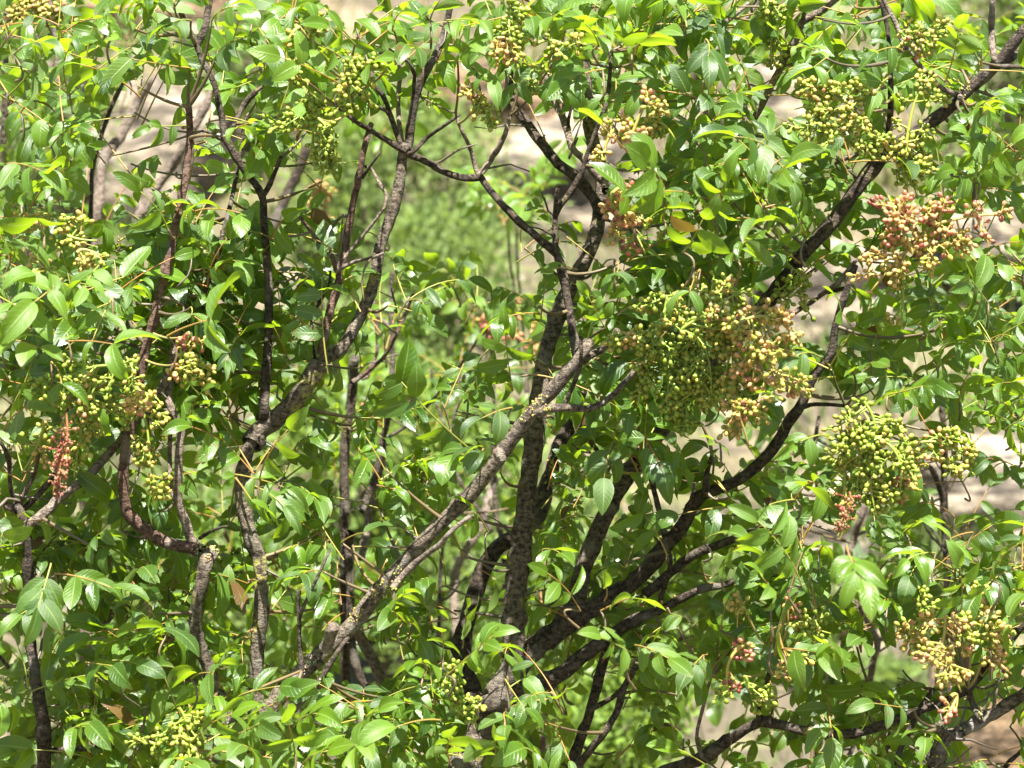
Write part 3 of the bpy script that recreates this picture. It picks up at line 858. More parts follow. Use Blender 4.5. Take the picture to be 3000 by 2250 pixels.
def twig(tree, p, dirn, maxlen=0.13):
    s, dist = nearest(tree, p, 0.02)
    if dist > maxlen:
        a = p - unit(dirn + np.array([0, 0, .5])) * R.uniform(.015, .035)
        r0 = 0.0014
    else:
        a = s[:3]
        r0 = min(0.0024, s[3] * .8)
    m = (a + p) / 2 - unit(dirn) * dist * 0.12 + R.normal(0, .006, 3)
    t = np.linspace(0, 1, 9)[:, None]
    q = (1 - t) ** 2 * a + 2 * t * (1 - t) * m + t * t * p
    pr = 1 + R.normal(0, .12, (9, 1))
    V, Q = tube(q, np.linspace(r0, 0.0011, 9), 5, pr * np.ones((9, 5)))
    g = R.random()
    TWIG[tree].add(V, Q, T=(.085 + .05 * g, .07 + .025 * g, .045, 1))


def shoot(tree, p, dirn, n, size, hang=.35, facing=.35, young=None, tint=None, check=True):
    """A leafy twig end: compound leaves set round its tip."""
    had = len(LEAVES)
    d = unit(dirn)
    a0 = R.uniform(0, 6.28)
    e1 = unit(np.cross(d, np.array([.3, 1, .2])))
    e2 = np.cross(d, e1)
    base = R.uniform(.1, .8) if tint is None else tint
    for i in range(n):
        a = a0 + i * 2.4 + R.normal(0, .3)
        out = unit(d * R.uniform(.2, .9) + (e1 * math.cos(a) + e2 * math.sin(a)))
        out = unit(out + np.array([0, -0.12, R.uniform(-.25, .2)]))
        pairs = int(R.choice([1, 2, 2, 3, 3, 4]))
        L = size * R.uniform(.75, 1.15)
        ln = L * (0.75 + 0.42 * pairs) * R.uniform(.85, 1.15)
        q = p - d * R.uniform(0, .02)
        nrm = np.array([0, 0, 1.0]) * (1 - facing) + np.array([0.15, -1, 0.15]) * facing * R.uniform(.3, 1.4) + R.normal(0, .28, 3)
        compound(tree, q, q + out * ln, nrm, pairs, L, hang * R.uniform(.5, 1.9), R.uniform(.6, 1.6),
                 float(np.clip(base + R.normal(0, .18), 0, 1)), R.uniform(.40, .53), R.random() < .75, young=young, check=.10 * check)
    if len(LEAVES) > had:
        twig(tree, p, dirn)


# hand placed leaves: stalk start x,y -> end x,y, pairs, leaflet length px, facing, depth, hang, tint
TL = [
    # upper left
    (556, 199, 385, 172, 2, 122, .6, 2.86, .9, .1), (542, 368, 440, 372, 2, 82, .9, 2.86, .5, .3), (1000, 250, 823, 167, 2, 112, .8, 2.8, .1, .8),
    (1040, 130, 960, 75, 1, 105, .6, 2.82, .1, .8), (900, 240, 880, 300, 1, 84, .8, 2.82, .5, .9), (490, 670, 410, 560, 2, 120, .6, 2.86, .3, .4),
    (795, 700, 832, 640, 2, 108, .7, 2.9, .6, .3), (60, 590, 130, 520, 2, 105, .4, 2.8, .3, .6), (20, 480, 120, 500, 2, 115, .4, 2.8, .3, .7),
    (150, 430, 230, 370, 3, 88, .4, 2.86, .5, .3), (60, 330, 130, 270, 2, 92, .4, 2.85, .5, .4), (40, 160, 130, 120, 2, 90, .4, 2.86, .5, .5),
    (620, 60, 700, 20, 2, 110, .5, 2.85, .5, .5), (640, 150, 720, 110, 2, 105, .5, 2.86, .6, .3), (740, 60, 790, 130, 2, 110, .6, 2.85, .6, .4),
    (560, 60, 480, 80, 2, 110, .5, 2.88, .7, .2), (480, 90, 420, 30, 2, 95, .5, 2.9, .5, .2), (660, 400, 735, 360, 1, 100, .3, 2.86, .3, .8),
    (330, 110, 300, 20, 2, 95, .7, 2.9, .0, 1.0), (130, 690, 110, 640, 1, 125, .8, 2.72, .4, .8),
    # upper middle
    (1755, 135, 1715, 70, 2, 142, .5, 2.8, .4, .9), (1850, 160, 1925, 95, 2, 122, .5, 2.8, .3, .9), (1765, 205, 1665, 235, 2, 112, .7, 2.84, .8, .4),
    (1480, 205, 1512, 250, 1, 125, .8, 2.85, 1.0, .1), (1385, 195, 1440, 235, 2, 95, .6, 2.84, .7, .9), (1340, 175, 1385, 130, 2, 88, .5, 2.86, .6, .9),
    (1055, 215, 1105, 175, 2, 100, .5, 2.82, .6, .8), (1150, 90, 1180, 30, 2, 100, .5, 2.84, .6, .9), (1260, 60, 1290, 0, 2, 105, .5, 2.86, .5, .9),
    (1240, 150, 1190, 130, 1, 110, .7, 2.82, .9, .4), (1310, 60, 1400, 60, 2, 105, .5, 2.85, .5, .7), (1600, 60, 1650, 40, 2, 120, .5, 2.82, .3, .8),
    (1945, 550, 1900, 478, 2, 146, .8, 2.74, .3, .8), (1880, 640, 1830, 560, 1, 135, .6, 2.76, .5, .9), (1940, 640, 1960, 580, 1, 120, .6, 2.78, .6, .5),
    (1870, 480, 1760, 365, 0, 110, .4, 2.8, .3, .8),
    # upper right group
    (2226, 588, 2312, 478, 3, 150, .6, 2.72, .35, .8), (2090, 650, 2122, 530, 3, 112, .6, 2.74, .4, .7), (2290, 465, 2150, 400, 2, 145, .5, 2.74, .4, .15),
    (2160, 640, 2230, 650, 1, 135, .6, 2.72, .3, .6), (2360, 690, 2340, 640, 1, 130, .7, 2.74, .7, .3), (2068, 115, 2075, 165, 2, 130, .7, 2.84, 1.0, .1),
    (2390, 50, 2460, 60, 1, 130, .7, 2.86, 1.0, .4), (2420, 170, 2380, 200, 1, 105, .5, 2.86, .5, .7), (2640, 145, 2565, 152, 1, 110, .5, 2.84, .8, .3),
    (2600, 230, 2570, 265, 1, 110, .6, 2.86, .5, .8), (2770, 240, 2808, 85, 3, 92, .5, 2.86, .4, .8), (2855, 535, 2965, 420, 2, 100, .5, 2.88, .5, .7),
    (2855, 535, 2842, 410, 2, 95, .5, 2.9, .4, .7), (2855, 535, 2800, 500, 1, 105, .5, 2.9, .4, .6), (2830, 345, 2908, 290, 2, 95, .5, 2.88, .6, .5),
    (2310, 140, 2400, 148, 2, 60, .5, 2.92, .2, 1.0), (2300, 120, 2260, 80, 1, 62, .6, 2.92, -.2, 1.0), (2550, 330, 2640, 180, 1, 100, .4, 2.9, .5, .4),
    (2060, 330, 2200, 270, 3, 88, .4, 2.9, .6, .5), (2040, 420, 2110, 330, 2, 120, .5, 2.84, .7, .3),
    (2000, 740, 2060, 640, 2, 120, .6, 2.72, .8, .5), (2150, 760, 2200, 700, 2, 110, .6, 2.74, .9, .5), (2050, 790, 2020, 860, 1, 110, .8, 2.72, .8, .5),
    # middle left
    (175, 810, 100, 800, 1, 132, .6, 2.72, .1, .9), (181, 815, 100, 885, 1, 172, .7, 2.7, .1, 1.0), (490, 985, 622, 935, 1, 192, .6, 2.74, .1, .7),
    (470, 905, 505, 800, 2, 145, .5, 2.8, .3, .8), (430, 930, 470, 830, 2, 120, .5, 2.82, .4, .8), (200, 1000, 340, 1010, 1, 140, .5, 2.74, .2, .9),
    (0, 870, 90, 920, 2, 120, .5, 2.74, .3, .9), (10, 1260, 85, 1185, 2, 128, .6, 2.78, .6, .4), (760, 1405, 846, 1256, 2, 122, .7, 2.78, .4, .7),
    (650, 1290, 560, 1250, 1, 112, .8, 2.8, .4, .8), (690, 1390, 840, 1430, 2, 112, .6, 2.8, .5, .8), (690, 1400, 740, 1470, 1, 125, .7, 2.78, .8, .7),
    (560, 1220, 590, 1150, 2, 80, .6, 2.84, .5, .6), (300, 770, 250, 840, 2, 105, .5, 2.78, .4, .8), (330, 870, 270, 1000, 2, 110, .6, 2.78, .4, .7),
    (560, 900, 540, 960, 1, 100, .5, 2.82, .4, .7), (150, 1060, 180, 1130, 1, 120, .8, 2.76, .7, .5), (0, 1000, 120, 1020, 2, 125, .5, 2.74, .3, .9),
    # centre
    (1360, 1180, 1475, 1045, 3, 102, .6, 2.96, .5, .4), (1500, 1195, 1412, 1225, 1, 112, .4, 2.82, .4, .2), (1773, 962, 1723, 868, 2, 62, .8, 2.86, .2, .9),
    (1650, 770, 1655, 790, 1, 95, .8, 2.86, .9, .5), (1800, 760, 1805, 800, 1, 122, .9, 2.84, .9, .2), (1690, 790, 1620, 790, 2, 78, .5, 2.9, .4, .5),
    (1560, 1050, 1620, 1100, 1, 100, .7, 2.94, .5, .7), (1200, 1390, 1290, 1330, 3, 85, .4, 2.96, .5, .4), (1180, 1370, 1110, 1330, 2, 85, .4, 2.98, .5, .3),
    (1800, 1290, 1770, 1400, 2, 110, .6, 2.86, 1.0, .3), (1890, 1280, 1940, 1370, 3, 105, .6, 2.86, .9, .3),
    # right middle
    (2600, 1158, 2735, 1122, 3, 98, .8, 2.82, 1.1, .4), (2510, 1000, 2460, 910, 1, 95, .5, 2.86, .2, .9), (2555, 1010, 2570, 930, 1, 92, .7, 2.86, .1, .8),
    (2690, 950, 2760, 920, 2, 92, .5, 2.86, .4, .8), (2895, 890, 2840, 820, 2, 112, .7, 2.84, .8, .1), (2945, 1260, 3005, 1225, 2, 112, .6, 2.82, .9, .4),
    (2326, 1464, 2250, 1480, 1, 128, .5, 2.78, .3, .3), (2330, 1460, 2385, 1410, 1, 112, .6, 2.78, .2, .3), (2400, 1275, 2330, 1300, 1, 105, .6, 2.8, .8, .7),
    (2730, 1060, 2820, 1000, 2, 90, .4, 2.88, .4, .7), (2810, 1180, 2850, 1080, 3, 88, .4, 2.88, .5, .5), (2880, 1160, 2960, 1120, 2, 92, .4, 2.88, .5, .6),
    (2500, 1090, 2560, 1060, 2, 95, .4, 2.86, .5, .6), (2110, 1300, 2090, 1300, 1, 80, .9, 2.78, .2, .9), (2240, 1170, 2235, 1210, 1, 100, .6, 2.84, .9, .7),
    # lower left
    (160, 1680, 325, 1722, 2, 132, .7, 2.78, .6, .4), (150, 1650, 110, 1782, 3, 138, .6, 2.76, 1.0, .2), (864, 2205, 842, 2112, 1, 132, .7, 2.74, .3, .8),
    (560, 2180, 678, 2092, 2, 120, .5, 2.76, .4, .8), (745, 2240, 712, 2182, 2, 142, .5, 2.74, .4, .8), (330, 1935, 400, 1945, 2, 122, .6, 2.8, .7, .2),
    (560, 1990, 620, 1970, 1, 122, .6, 2.78, .2, .3), (490, 1860, 480, 1840, 1, 140, .4, 2.8, .3, .3), (-20, 1690, 10, 1560, 1, 132, .9, 2.68, .3, .9),
    (200, 2140, 260, 2120, 2, 130, .5, 2.76, .6, .4), (480, 2230, 560, 2240, 2, 120, .5, 2.74, .4, .5), (250, 1940, 330, 1950, 2, 115, .5, 2.8, .9, .1),
    (270, 1600, 300, 1560, 2, 90, .5, 2.84, .6, .2), (380, 1690, 420, 1660, 2, 105, .6, 2.82, .8, .3), (160, 1770, 60, 1800, 2, 110, .6, 2.76, .9, .2),
    (880, 2250, 960, 2200, 2, 120, .5, 2.74, .4, .7), (700, 2040, 820, 2010, 1, 130, .6, 2.78, .3, .4), (150, 1540, 70, 1530, 2, 110, .5, 2.82, .6, .2),
    # lower middle
    (1307, 1980, 1443, 1862, 4, 98, .6, 2.76, .55, .8), (1355, 1850, 1362, 1789, 1, 98, .7, 2.84, .2, .1), (1296, 1920, 1294, 1852, 1, 78, .6, 2.84, .5, .6),
    (1480, 2085, 1481, 2125, 1, 98, .8, 2.76, .2, .3), (1290, 2110, 1160, 2130, 0, 155, .5, 2.74, .0, 1.0), (1250, 1960, 1225, 1940, 1, 105, .5, 2.82, .5, .7),
    (1700, 1790, 1605, 1680, 2, 100, .6, 2.76, .3, .8), (1870, 1925, 1760, 1865, 2, 98, .6, 2.74, .4, .8), (1760, 1790, 1850, 1750, 1, 140, .5, 2.74, .5, .8),
    (1770, 1760, 1775, 1720, 0, 95, .9, 2.74, -.1, 1.0), (1320, 2240, 1320, 2160, 2, 115, .5, 2.74, .4, .5), (1450, 2250, 1450, 2170, 2, 120, .5, 2.74, .5, .4),
    (1060, 2130, 1110, 2080, 2, 110, .5, 2.76, .5, .6), (1020, 2240, 1060, 2180, 2, 125, .5, 2.74, .5, .6), (1180, 1820, 1150, 1790, 2, 105, .5, 2.86, .5, .2),
    (1130, 1790, 1190, 1740, 2, 95, .5, 2.84, .6, .3), (1480, 1990, 1540, 2080, 1, 85, .7, 2.78, .7, .4), (1860, 1890, 1960, 1930, 2, 105, .6, 2.76, .6, .7),
    (1600, 2240, 1540, 2190, 2, 120, .6, 2.76, .5, .3), (1130, 1570, 1060, 1590, 2, 100, .4, 2.88, .5, .2), (1000, 1590, 1070, 1560, 1, 105, .5, 2.9, .5, .2),
    (1430, 1560, 1390, 1500, 1, 100, .6, 2.9, .6, .6), (1590, 1610, 1640, 1620, 1, 95, .5, 2.9, .5, .5),
    (790, 2110, 850, 2040, 2, 120, .6, 2.78, .5, .6), (700, 2150, 760, 2120, 2, 115, .6, 2.76, .5, .4), (860, 2130, 930, 2090, 2, 110, .6, 2.78, .5, .7), (830, 2040, 780, 2070, 1, 105, .6, 2.8, .6, .3),
    # lower right
    (2350, 1720, 2220, 1525, 3, 112, .6, 2.74, .5, .8), (2267, 1775, 2232, 1690, 2, 98, .5, 2.74, .4, .9), (2480, 1600, 2525, 1695, 3, 125, .7, 2.5, .6, .8),
    (2815, 1790, 2812, 1660, 2, 98, .5, 2.76, .5, .9), (2900, 1700, 2982, 1595, 2, 95, .5, 2.76, .5, .7), (2290, 1900, 2400, 1912, 2, 132, .7, 2.76, .9, .5),
    (2600, 1770, 2590, 1760, 1, 95, .8, 2.8, .4, .9), (2850, 1560, 2780, 1580, 1, 112, .5, 2.78, .1, .9), (2260, 1880, 2290, 1830, 1, 122, .7, 2.78, .6, .3),
    (2680, 2080, 2560, 2060, 2, 95, .5, 2.82, .4, .2), (2700, 2140, 2710, 2160, 1, 112, .7, 2.82, .8, .7), (2120, 1660, 2170, 1600, 2, 110, .5, 2.8, .5, .5),
    (2060, 1590, 2130, 1560, 1, 120, .5, 2.78, .4, .4), (2900, 1900, 2960, 1830, 1, 105, .6, 2.78, .7, .4), (2650, 1560, 2700, 1520, 2, 95, .4, 2.82, .5, .7),
    (2740, 1620, 2660, 1640, 2, 95, .5, 2.78, .6, .7), (2980, 1760, 3010, 1740, 1, 105, .6, 2.76, .8, .6), (2430, 2100, 2440, 2160, 1, 120, .7, 2.8, .7, .3),
    (2060, 1920, 2020, 1960, 2, 100, .5, 2.82, .6, .3), (2400, 1620, 2420, 1590, 2, 95, .5, 2.8, .6, .6), (2420, 1900, 2450, 1890, 2, 110, .8, 2.76, 1.0, .5),
]


def tree_for(x, y):
    if x > 2560 and y > 1450:
        return 'R'
    if x < 330 and y > 1150:
        return 'E'
    return 'L' if x < 1180 else 'M'


for (x0, y0, x1, y1, pr, Lp, fn, d, hg, ti) in TL:
    tr = tree_for(x0, y0)
    d0 = d + 0.04
    p0, p1 = at(x0, y0, d0), at(x1, y1, d)
    nrm = np.array([0, 0, 1.0]) * (1 - fn) + np.array([.1, -1, .15]) * fn + R.normal(0, .1, 3)
    yg = .75 if (ti >= 1.0 and Lp < 100) else None
    had = len(LEAVES)
    compound(tr, p0, p1, nrm, pr, Lp * K * d, hg * .8, R.uniform(.55, 1.15), min(ti, .95), R.uniform(.44, .52), pr != 1 or R.random() < .5, .3,
             young=yg, roundl=(Lp < 65 and yg is None), check=-.16 if x0 < 620 and y0 < 1150 and x0 != 490 else 0 if y0 > 1700 or x0 > 1900 else -.45)
    if pr > 0 and len(LEAVES) > had:
        twig(tr, p0, p0 - p1 + np.array([0, 0, .02]), .1)

CL = [  # x, y, rx, ry, berries, ripeness, depth, axis x, axis y
    (2085, 900, 130, 105, 72, .3, 2.80, .7, -.5), (2245, 965, 125, 80, 60, .62, 2.78, 1, .1), (2275, 1090, 105, 110, 55, .66, 2.78, .8, .6), (2175, 1235, 105, 70, 40, .6, 2.79, .3, 1),
    (1935, 950, 110, 105, 60, .12, 2.84, -.2, 1), (1965, 1090, 120, 115, 85, .08, 2.85, 0, 1), (2065, 1050, 95, 120, 60, .25, 2.83, .2, 1), (1845, 1010, 58, 58, 22, .38, 2.83, -1, .2), (2010, 1200, 80, 80, 40, .12, 2.86, .1, 1),
    (2060, 1130, 100, 80, 50, .15, 2.84, .2, 1), (2160, 1070, 90, 90, 46, .42, 2.81, .6, .8), (1885, 1130, 60, 60, 24, .1, 2.86, -.3, 1), (2150, 960, 80, 70, 40, .3, 2.82, .8, -.2),
    (2640, 655, 150, 85, 58, .82, 2.82, -.4, -1), (2830, 640, 125, 75, 44, .78, 2.82, 1, -.2), (2620, 775, 130, 65, 42, .62, 2.83, -.6, .6), (2775, 740, 110, 65, 30, .58, 2.82, 1, .2), (2640, 880, 50, 90, 16, .3, 2.86, 0, 1),
    (2420, 300, 120, 65, 48, .32, 2.86, -1, .1), (2400, 370, 90, 70, 40, .2, 2.86, -.8, .6), (2530, 390, 100, 70, 55, .36, 2.85, .1, 1), (2690, 320, 100, 90, 36, .3, 2.9, .3, -1), (2690, 470, 80, 60, 30, .36, 2.9, .3, 1), (2380, 245, 45, 40, 16, .45, 2.86, 0, -1),
    (2720, 95, 70, 60, 34, .38, 2.92, .6, -.3), (2340, 870, 70, 70, 30, .05, 2.98, 1, 0), (2660, 500, 60, 70, 24, .15, 2.92, 0, 1),
    (1880, 340, 75, 70, 34, .62, 2.82, .5, -1), (1820, 600, 62, 66, 26, .95, 2.78, .1, 1), (1860, 680, 70, 50, 22, .75, 2.8, .6, 1), (1790, 420, 50, 50, 16, .7, 2.84, -.3, 1), (1930, 380, 60, 40, 16, .4, 2.83, 1, .4),
    (2540, 1240, 110, 80, 55, .18, 2.84, .2, 1), (2510, 1350, 95, 90, 60, .22, 2.84, 0, 1), (2600, 1350, 85, 80, 48, .25, 2.83, .5, 1), (2560, 1450, 80, 60, 36, .25, 2.84, .2, 1), (2740, 1320, 100, 60, 48, .45, 2.88, 1, 0), (2660, 1425, 55, 38, 20, .62, 2.86, 1, 0), (2470, 1420, 50, 80, 26, .35, 2.86, -.1, 1), (2820, 1370, 40, 40, 14, .2, 2.88, 1, .3),
    (900, 370, 105, 90, 55, .06, 2.86, .1, 1), (960, 440, 60, 70, 26, .1, 2.88, .3, 1), (1030, 270, 65, 75, 34, .12, 2.84, .1, 1), (860, 170, 60, 70, 24, .3, 2.88, -.2, 1), (1060, 210, 60, 40, 18, .12, 2.84, -1, .1), (920, 100, 50, 50, 16, .3, 2.88, 0, -1),
    (1490, 85, 60, 70, 30, .1, 2.84, 0, 1), (1500, 140, 60, 40, 18, .5, 2.83, .6, .4), (1400, 290, 55, 50, 18, .6, 2.86, 0, 1), (1560, 250, 25, 60, 14, .15, 2.88, 0, 1), (1430, 330, 40, 40, 14, .35, 2.86, .3, 1), (1620, 130, 70, 50, 20, .3, 2.9, 1, 0),
    (290, 1100, 150, 60, 48, .22, 2.80, -1, .1), (170, 1160, 110, 75, 34, .25, 2.80, -1, .3), (300, 1190, 100, 95, 48, .2, 2.82, .1, 1), (420, 1270, 80, 110, 50, .48, 2.84, .2, 1), (570, 1080, 65, 75, 40, .48, 2.86, .2, 1), (575, 1015, 45, 30, 12, .85, 2.86, .3, -.4), (230, 1320, 110, 70, 34, .35, 2.83, -.2, 1), (415, 1190, 28, 22, 6, .7, 2.78, 1, .2), (440, 1400, 70, 80, 30, .4, 2.86, .1, 1), (90, 1320, 60, 60, 14, .3, 2.84, -.5, 1),
    (530, 1690, 45, 85, 48, .22, 3.3, 0, 1), (650, 1680, 65, 70, 44, .12, 3.3, .2, 1), (802, 1680, 20, 42, 14, .78, 3.3, 0, 1),
    (540, 2130, 95, 60, 24, .2, 2.80, .3, 1), (560, 2215, 90, 55, 24, .25, 2.79, .6, .6), (410, 2195, 60, 40, 12, .2, 2.82, -1, .3),
    (1340, 2000, 60, 60, 28, .03, 2.90, .3, 1), (1390, 2080, 40, 50, 16, .03, 2.9, .2, 1),
    (2160, 1955, 75, 80, 18, 1.0, 2.82, -.3, 1), (2310, 1930, 60, 50, 14, .6, 2.82, .4, 1), (2385, 1840, 62, 42, 22, .15, 2.84, 1, .1), (2180, 2050, 90, 60, 24, .1, 2.88, 0, 1), (2310, 1800, 30, 30, 6, .9, 2.84, 0, 1), (2160, 1790, 40, 50, 10, .5, 2.9, 0, 1),
    (2750, 1870, 115, 70, 52, .55, 2.82, -.3, 1), (2880, 1840, 85, 55, 34, .4, 2.82, 1, -.1), (2790, 1965, 70, 50, 22, .62, 2.80, .5, 1), (2700, 1765, 28, 55, 26, .22, 2.86, .1, -1), (2790, 2065, 28, 30, 7, .95, 2.78, .2, 1), (2660, 1860, 40, 40, 10, .5, 2.84, -1, .2), (2880, 1750, 50, 40, 12, .4, 2.86, .5, -1), (2930, 1950, 40, 30, 10, .65, 2.82, 1, .4),
    (1900, 1740, 38, 60, 30, .3, 3.3, .2, -1),
    (110, 35, 90, 45, 36, .5, 3.3, 1, .1), (190, 55, 45, 50, 22, .45, 3.3, .3, 1), (50, 70, 40, 40, 12, .5, 3.3, -.5, 1),
    (220, 680, 80, 50, 26, .4, 2.84, 1, .2), (90, 640, 60, 50, 14, .6, 2.84, -1, .2), (270, 745, 60, 30, 12, .5, 2.82, 1, .1), (110, 770, 40, 30, 8, .5, 2.84, 0, 1),
    (930, 590, 50, 60, 40, .75, 4.1, .2, 1), (960, 540, 40, 30, 16, .7, 4.1, .3, -.4), (1470, 960, 60, 40, 36, .9, 4.2, 1, 0), (1580, 980, 60, 70, 46, .75, 4.2, .3, -1), (1090, 1210, 45, 30, 36, .8, 4.0, 1, 0), (1550, 910, 40, 40, 22, .8, 4.2, 0, -1),
    (2250, 40, 50, 40, 18, .15, 2.95, 0, 1), (2260, 150, 35, 50, 20, .15, 2.98, 0, 1), (1215, 1370, 20, 40, 10, .05, 3.0, 0, 1),
]
for (x, y, rx, ry, n_, rp_, d, *_) in CL:
    if d < 3.2 and (n_ >= 40 or rp_ > .5):
        for q in range(60):
            a_, r_ = R.uniform(0, 6.28), R.random() ** .5 * .9
            keep(x + rx * r_ * math.cos(a_), y + ry * r_ * math.sin(a_), d, 9, FRUITM)

# gaps through which the photo shows the slope
GAPS = [(1190, 570, 160, 170), (1330, 450, 130, 60), (1610, 470, 110, 110), (1420, 660, 110, 80), (430, 330, 90, 120), (330, 460, 50, 80), (2380, 880, 60, 80),
        (2300, 330, 50, 60), (2840, 1440, 90, 60), (2620, 1950, 80, 80), (1780, 2110, 100, 110), (2900, 2160, 90, 110), (2950, 230, 50, 80), (2870, 690, 110, 45),
        (1200, 1250, 35, 40), (1420, 1180, 25, 40), (2380, 1560, 35, 60), (2240, 450, 40, 40), (2100, 1690, 40, 50),
        (2480, 1880, 40, 40), (660, 620, 50, 60), (1010, 620, 60, 90), (2410, 980, 40, 40), (1480, 330, 60, 40), (2330, 2180, 60, 30), (30, 1950, 25, 25), (840, 1370, 30, 40), (2470, 330, 30, 60), (2520, 130, 40, 40), (1960, 1480, 40, 50), (2020, 1850, 40, 50), (1150, 1900, 30, 40), (2740, 1960, 40, 50)]
for (x, y, rx, ry) in GAPS:
    for q in range(int(rx * ry / 40)):
        a_, r_ = R.uniform(0, 6.28), R.random() ** .5
        keep(x + rx * r_ * math.cos(a_), y + ry * r_ * math.sin(a_), R.choice([3.9, 4.9]), 7, GAPM)

# density of foliage per 200 px cell: F round the branches, G just behind, H blurred saplings further back
FD = """764688798976664
744572344884445
845530111797345
988541113898335
999643336753246
865564657634788
634674546854575
765666546768647
886566565788998
887766768986775
788988996367753"""
GD = """865677677887754
842341233675345
732310001466223
854321002466324
876546554444345
876667886654577
876678886766666
777777666677666
888877776777876
888888888876564
788888887455542"""
HD = """754454345544443
731122001222121
510111000222001
421244341233112
443387774222123
555699996543234
566799997665322
667777777665333
677888888766543
678888887554322
566777764233221"""


def fill(grid, depth, per, size, treef, hang, facing, nl):
    rows = grid.split('\n')
    for r, row in enumerate(rows):
        for c, ch in enumerate(row):
            lam = int(ch) / 9 * per
            for q in range(R.poisson(lam)):
                x, y = (c + R.random()) * 200, (r + R.random()) * 205
                d = R.uniform(*depth)
                p = at(x, y, d)
                dirn = unit(np.array([R.normal(0, .45), R.normal(-.35, .35), 1.0]))
                shoot(treef(x, y), p, dirn, int(R.integers(nl[0], nl[1])), size * R.uniform(.8, 1.15), hang, facing)


def tF(x, y):
    return tree_for(x, y)


def tB(x, y):
    if x > 2150:
        return 'W'
    if x < 800:
        return 'Z' if y < 1250 else 'P'
    return 'P' if x < 1230 else 'Q'


fill(FD, (2.90, 3.14), 3.5, .042, tF, .45, .4, (3, 6))
fill(GD, (3.16, 3.5), 1.8, .042, lambda x, y: tF(x, y) if R.random() < .6 else tB(x, y), .45, .4, (3, 6))
fill(HD, (3.6, 4.6), 1.6, .043, tB, .45, .4, (3, 7))
for (x, y, d, sz_) in ((1500, 570, 4.4, .05), (1540, 540, 4.4, .05), (1480, 640, 4.4, .045), (2860, 480, 3.7, .045)):
    shoot('Q' if x < 2000 else 'W', at(x, y, d), np.array([0, -.2, 1.0]), 4, sz_, .1, .5, tint=.9, check=False)
for tr, n_ in (('L', 24), ('M', 36), ('E', 20), ('R', 20), ('P', 25), ('Q', 15), ('W', 30), ('Z', 30)):
    for q in range(n_):
        dead_twig(tr)
# crown above and beside the picture
for q in range(24):
    x, y, d = R.uniform(-700, 3700), R.uniform(-420, -60), R.uniform(2.9, 3.9)
    shoot(tree_for(x, y), at(x, y, d), unit(np.array([R.normal(0, .4), R.normal(-.2, .3), 1])), int(R.integers(3, 6)), .043)
for q in range(110):
    x = R.uniform(-800, -40) if R.random() < .5 else R.uniform(3040, 3800)
    y, d = R.uniform(-60, 2400), R.uniform(2.9, 3.9)
    shoot('E' if x < 0 else 'R', at(x, y, d), unit(np.array([R.normal(0, .4), R.normal(-.2, .3), 1])), int(R.integers(3, 6)), .043)
for q in range(60):
    x, y, d = R.uniform(-200, 3200), R.uniform(2290, 2700), R.uniform(2.85, 3.7)
    shoot(tree_for(x, y), at(x, y, d), unit(np.array([R.normal(0, .4), R.normal(-.2, .3), 1])), int(R.integers(3, 6)), .043)

# ------------------------------------------------------------------ fruit clusters
ns, nr_ = 9, 7
_th = np.arange(ns) / ns * 2 * math.pi
_ph = np.linspace(0.12, math.pi - 0.12, nr_)
BV = np.array([[math.sin(p) * math.cos(t), math.sin(p) * math.sin(t), -math.cos(p) * 1.18 - (0.0 if p < 2.9 else -.02)] for p in _ph for t in _th])
BVtip = np.clip((BV[:, 2] - .95) / .2, 0, 1)
_i, _j = np.meshgrid(np.arange(nr_ - 1), np.arange(ns), indexing='ij')
BQ = np.stack([_i * ns + _j, _i * ns + (_j + 1) % ns, (_i + 1) * ns + (_j + 1) % ns, (_i + 1) * ns + _j], -1).reshape(-1, 4)
GREEN, YEL, ORG, PINK, RED, MAR = [np.array(c) for c in ((.15, .24, .018), (.30, .33, .04), (.46, .30, .09), (.50, .22, .13), (.36, .06, .06), (.08, .014, .014))]


def berry_colour(v):
    stops = [(-1, GREEN), (0, GREEN), (.25, YEL), (.55, ORG), (.8, PINK), (.98, RED), (1.12, MAR), (9, MAR)]
    for (a, ca), (b, cb) in zip(stops, stops[1:]):
        if v <= b:
            return ca + (cb - ca) * (v - a) / (b - a)
    return MAR


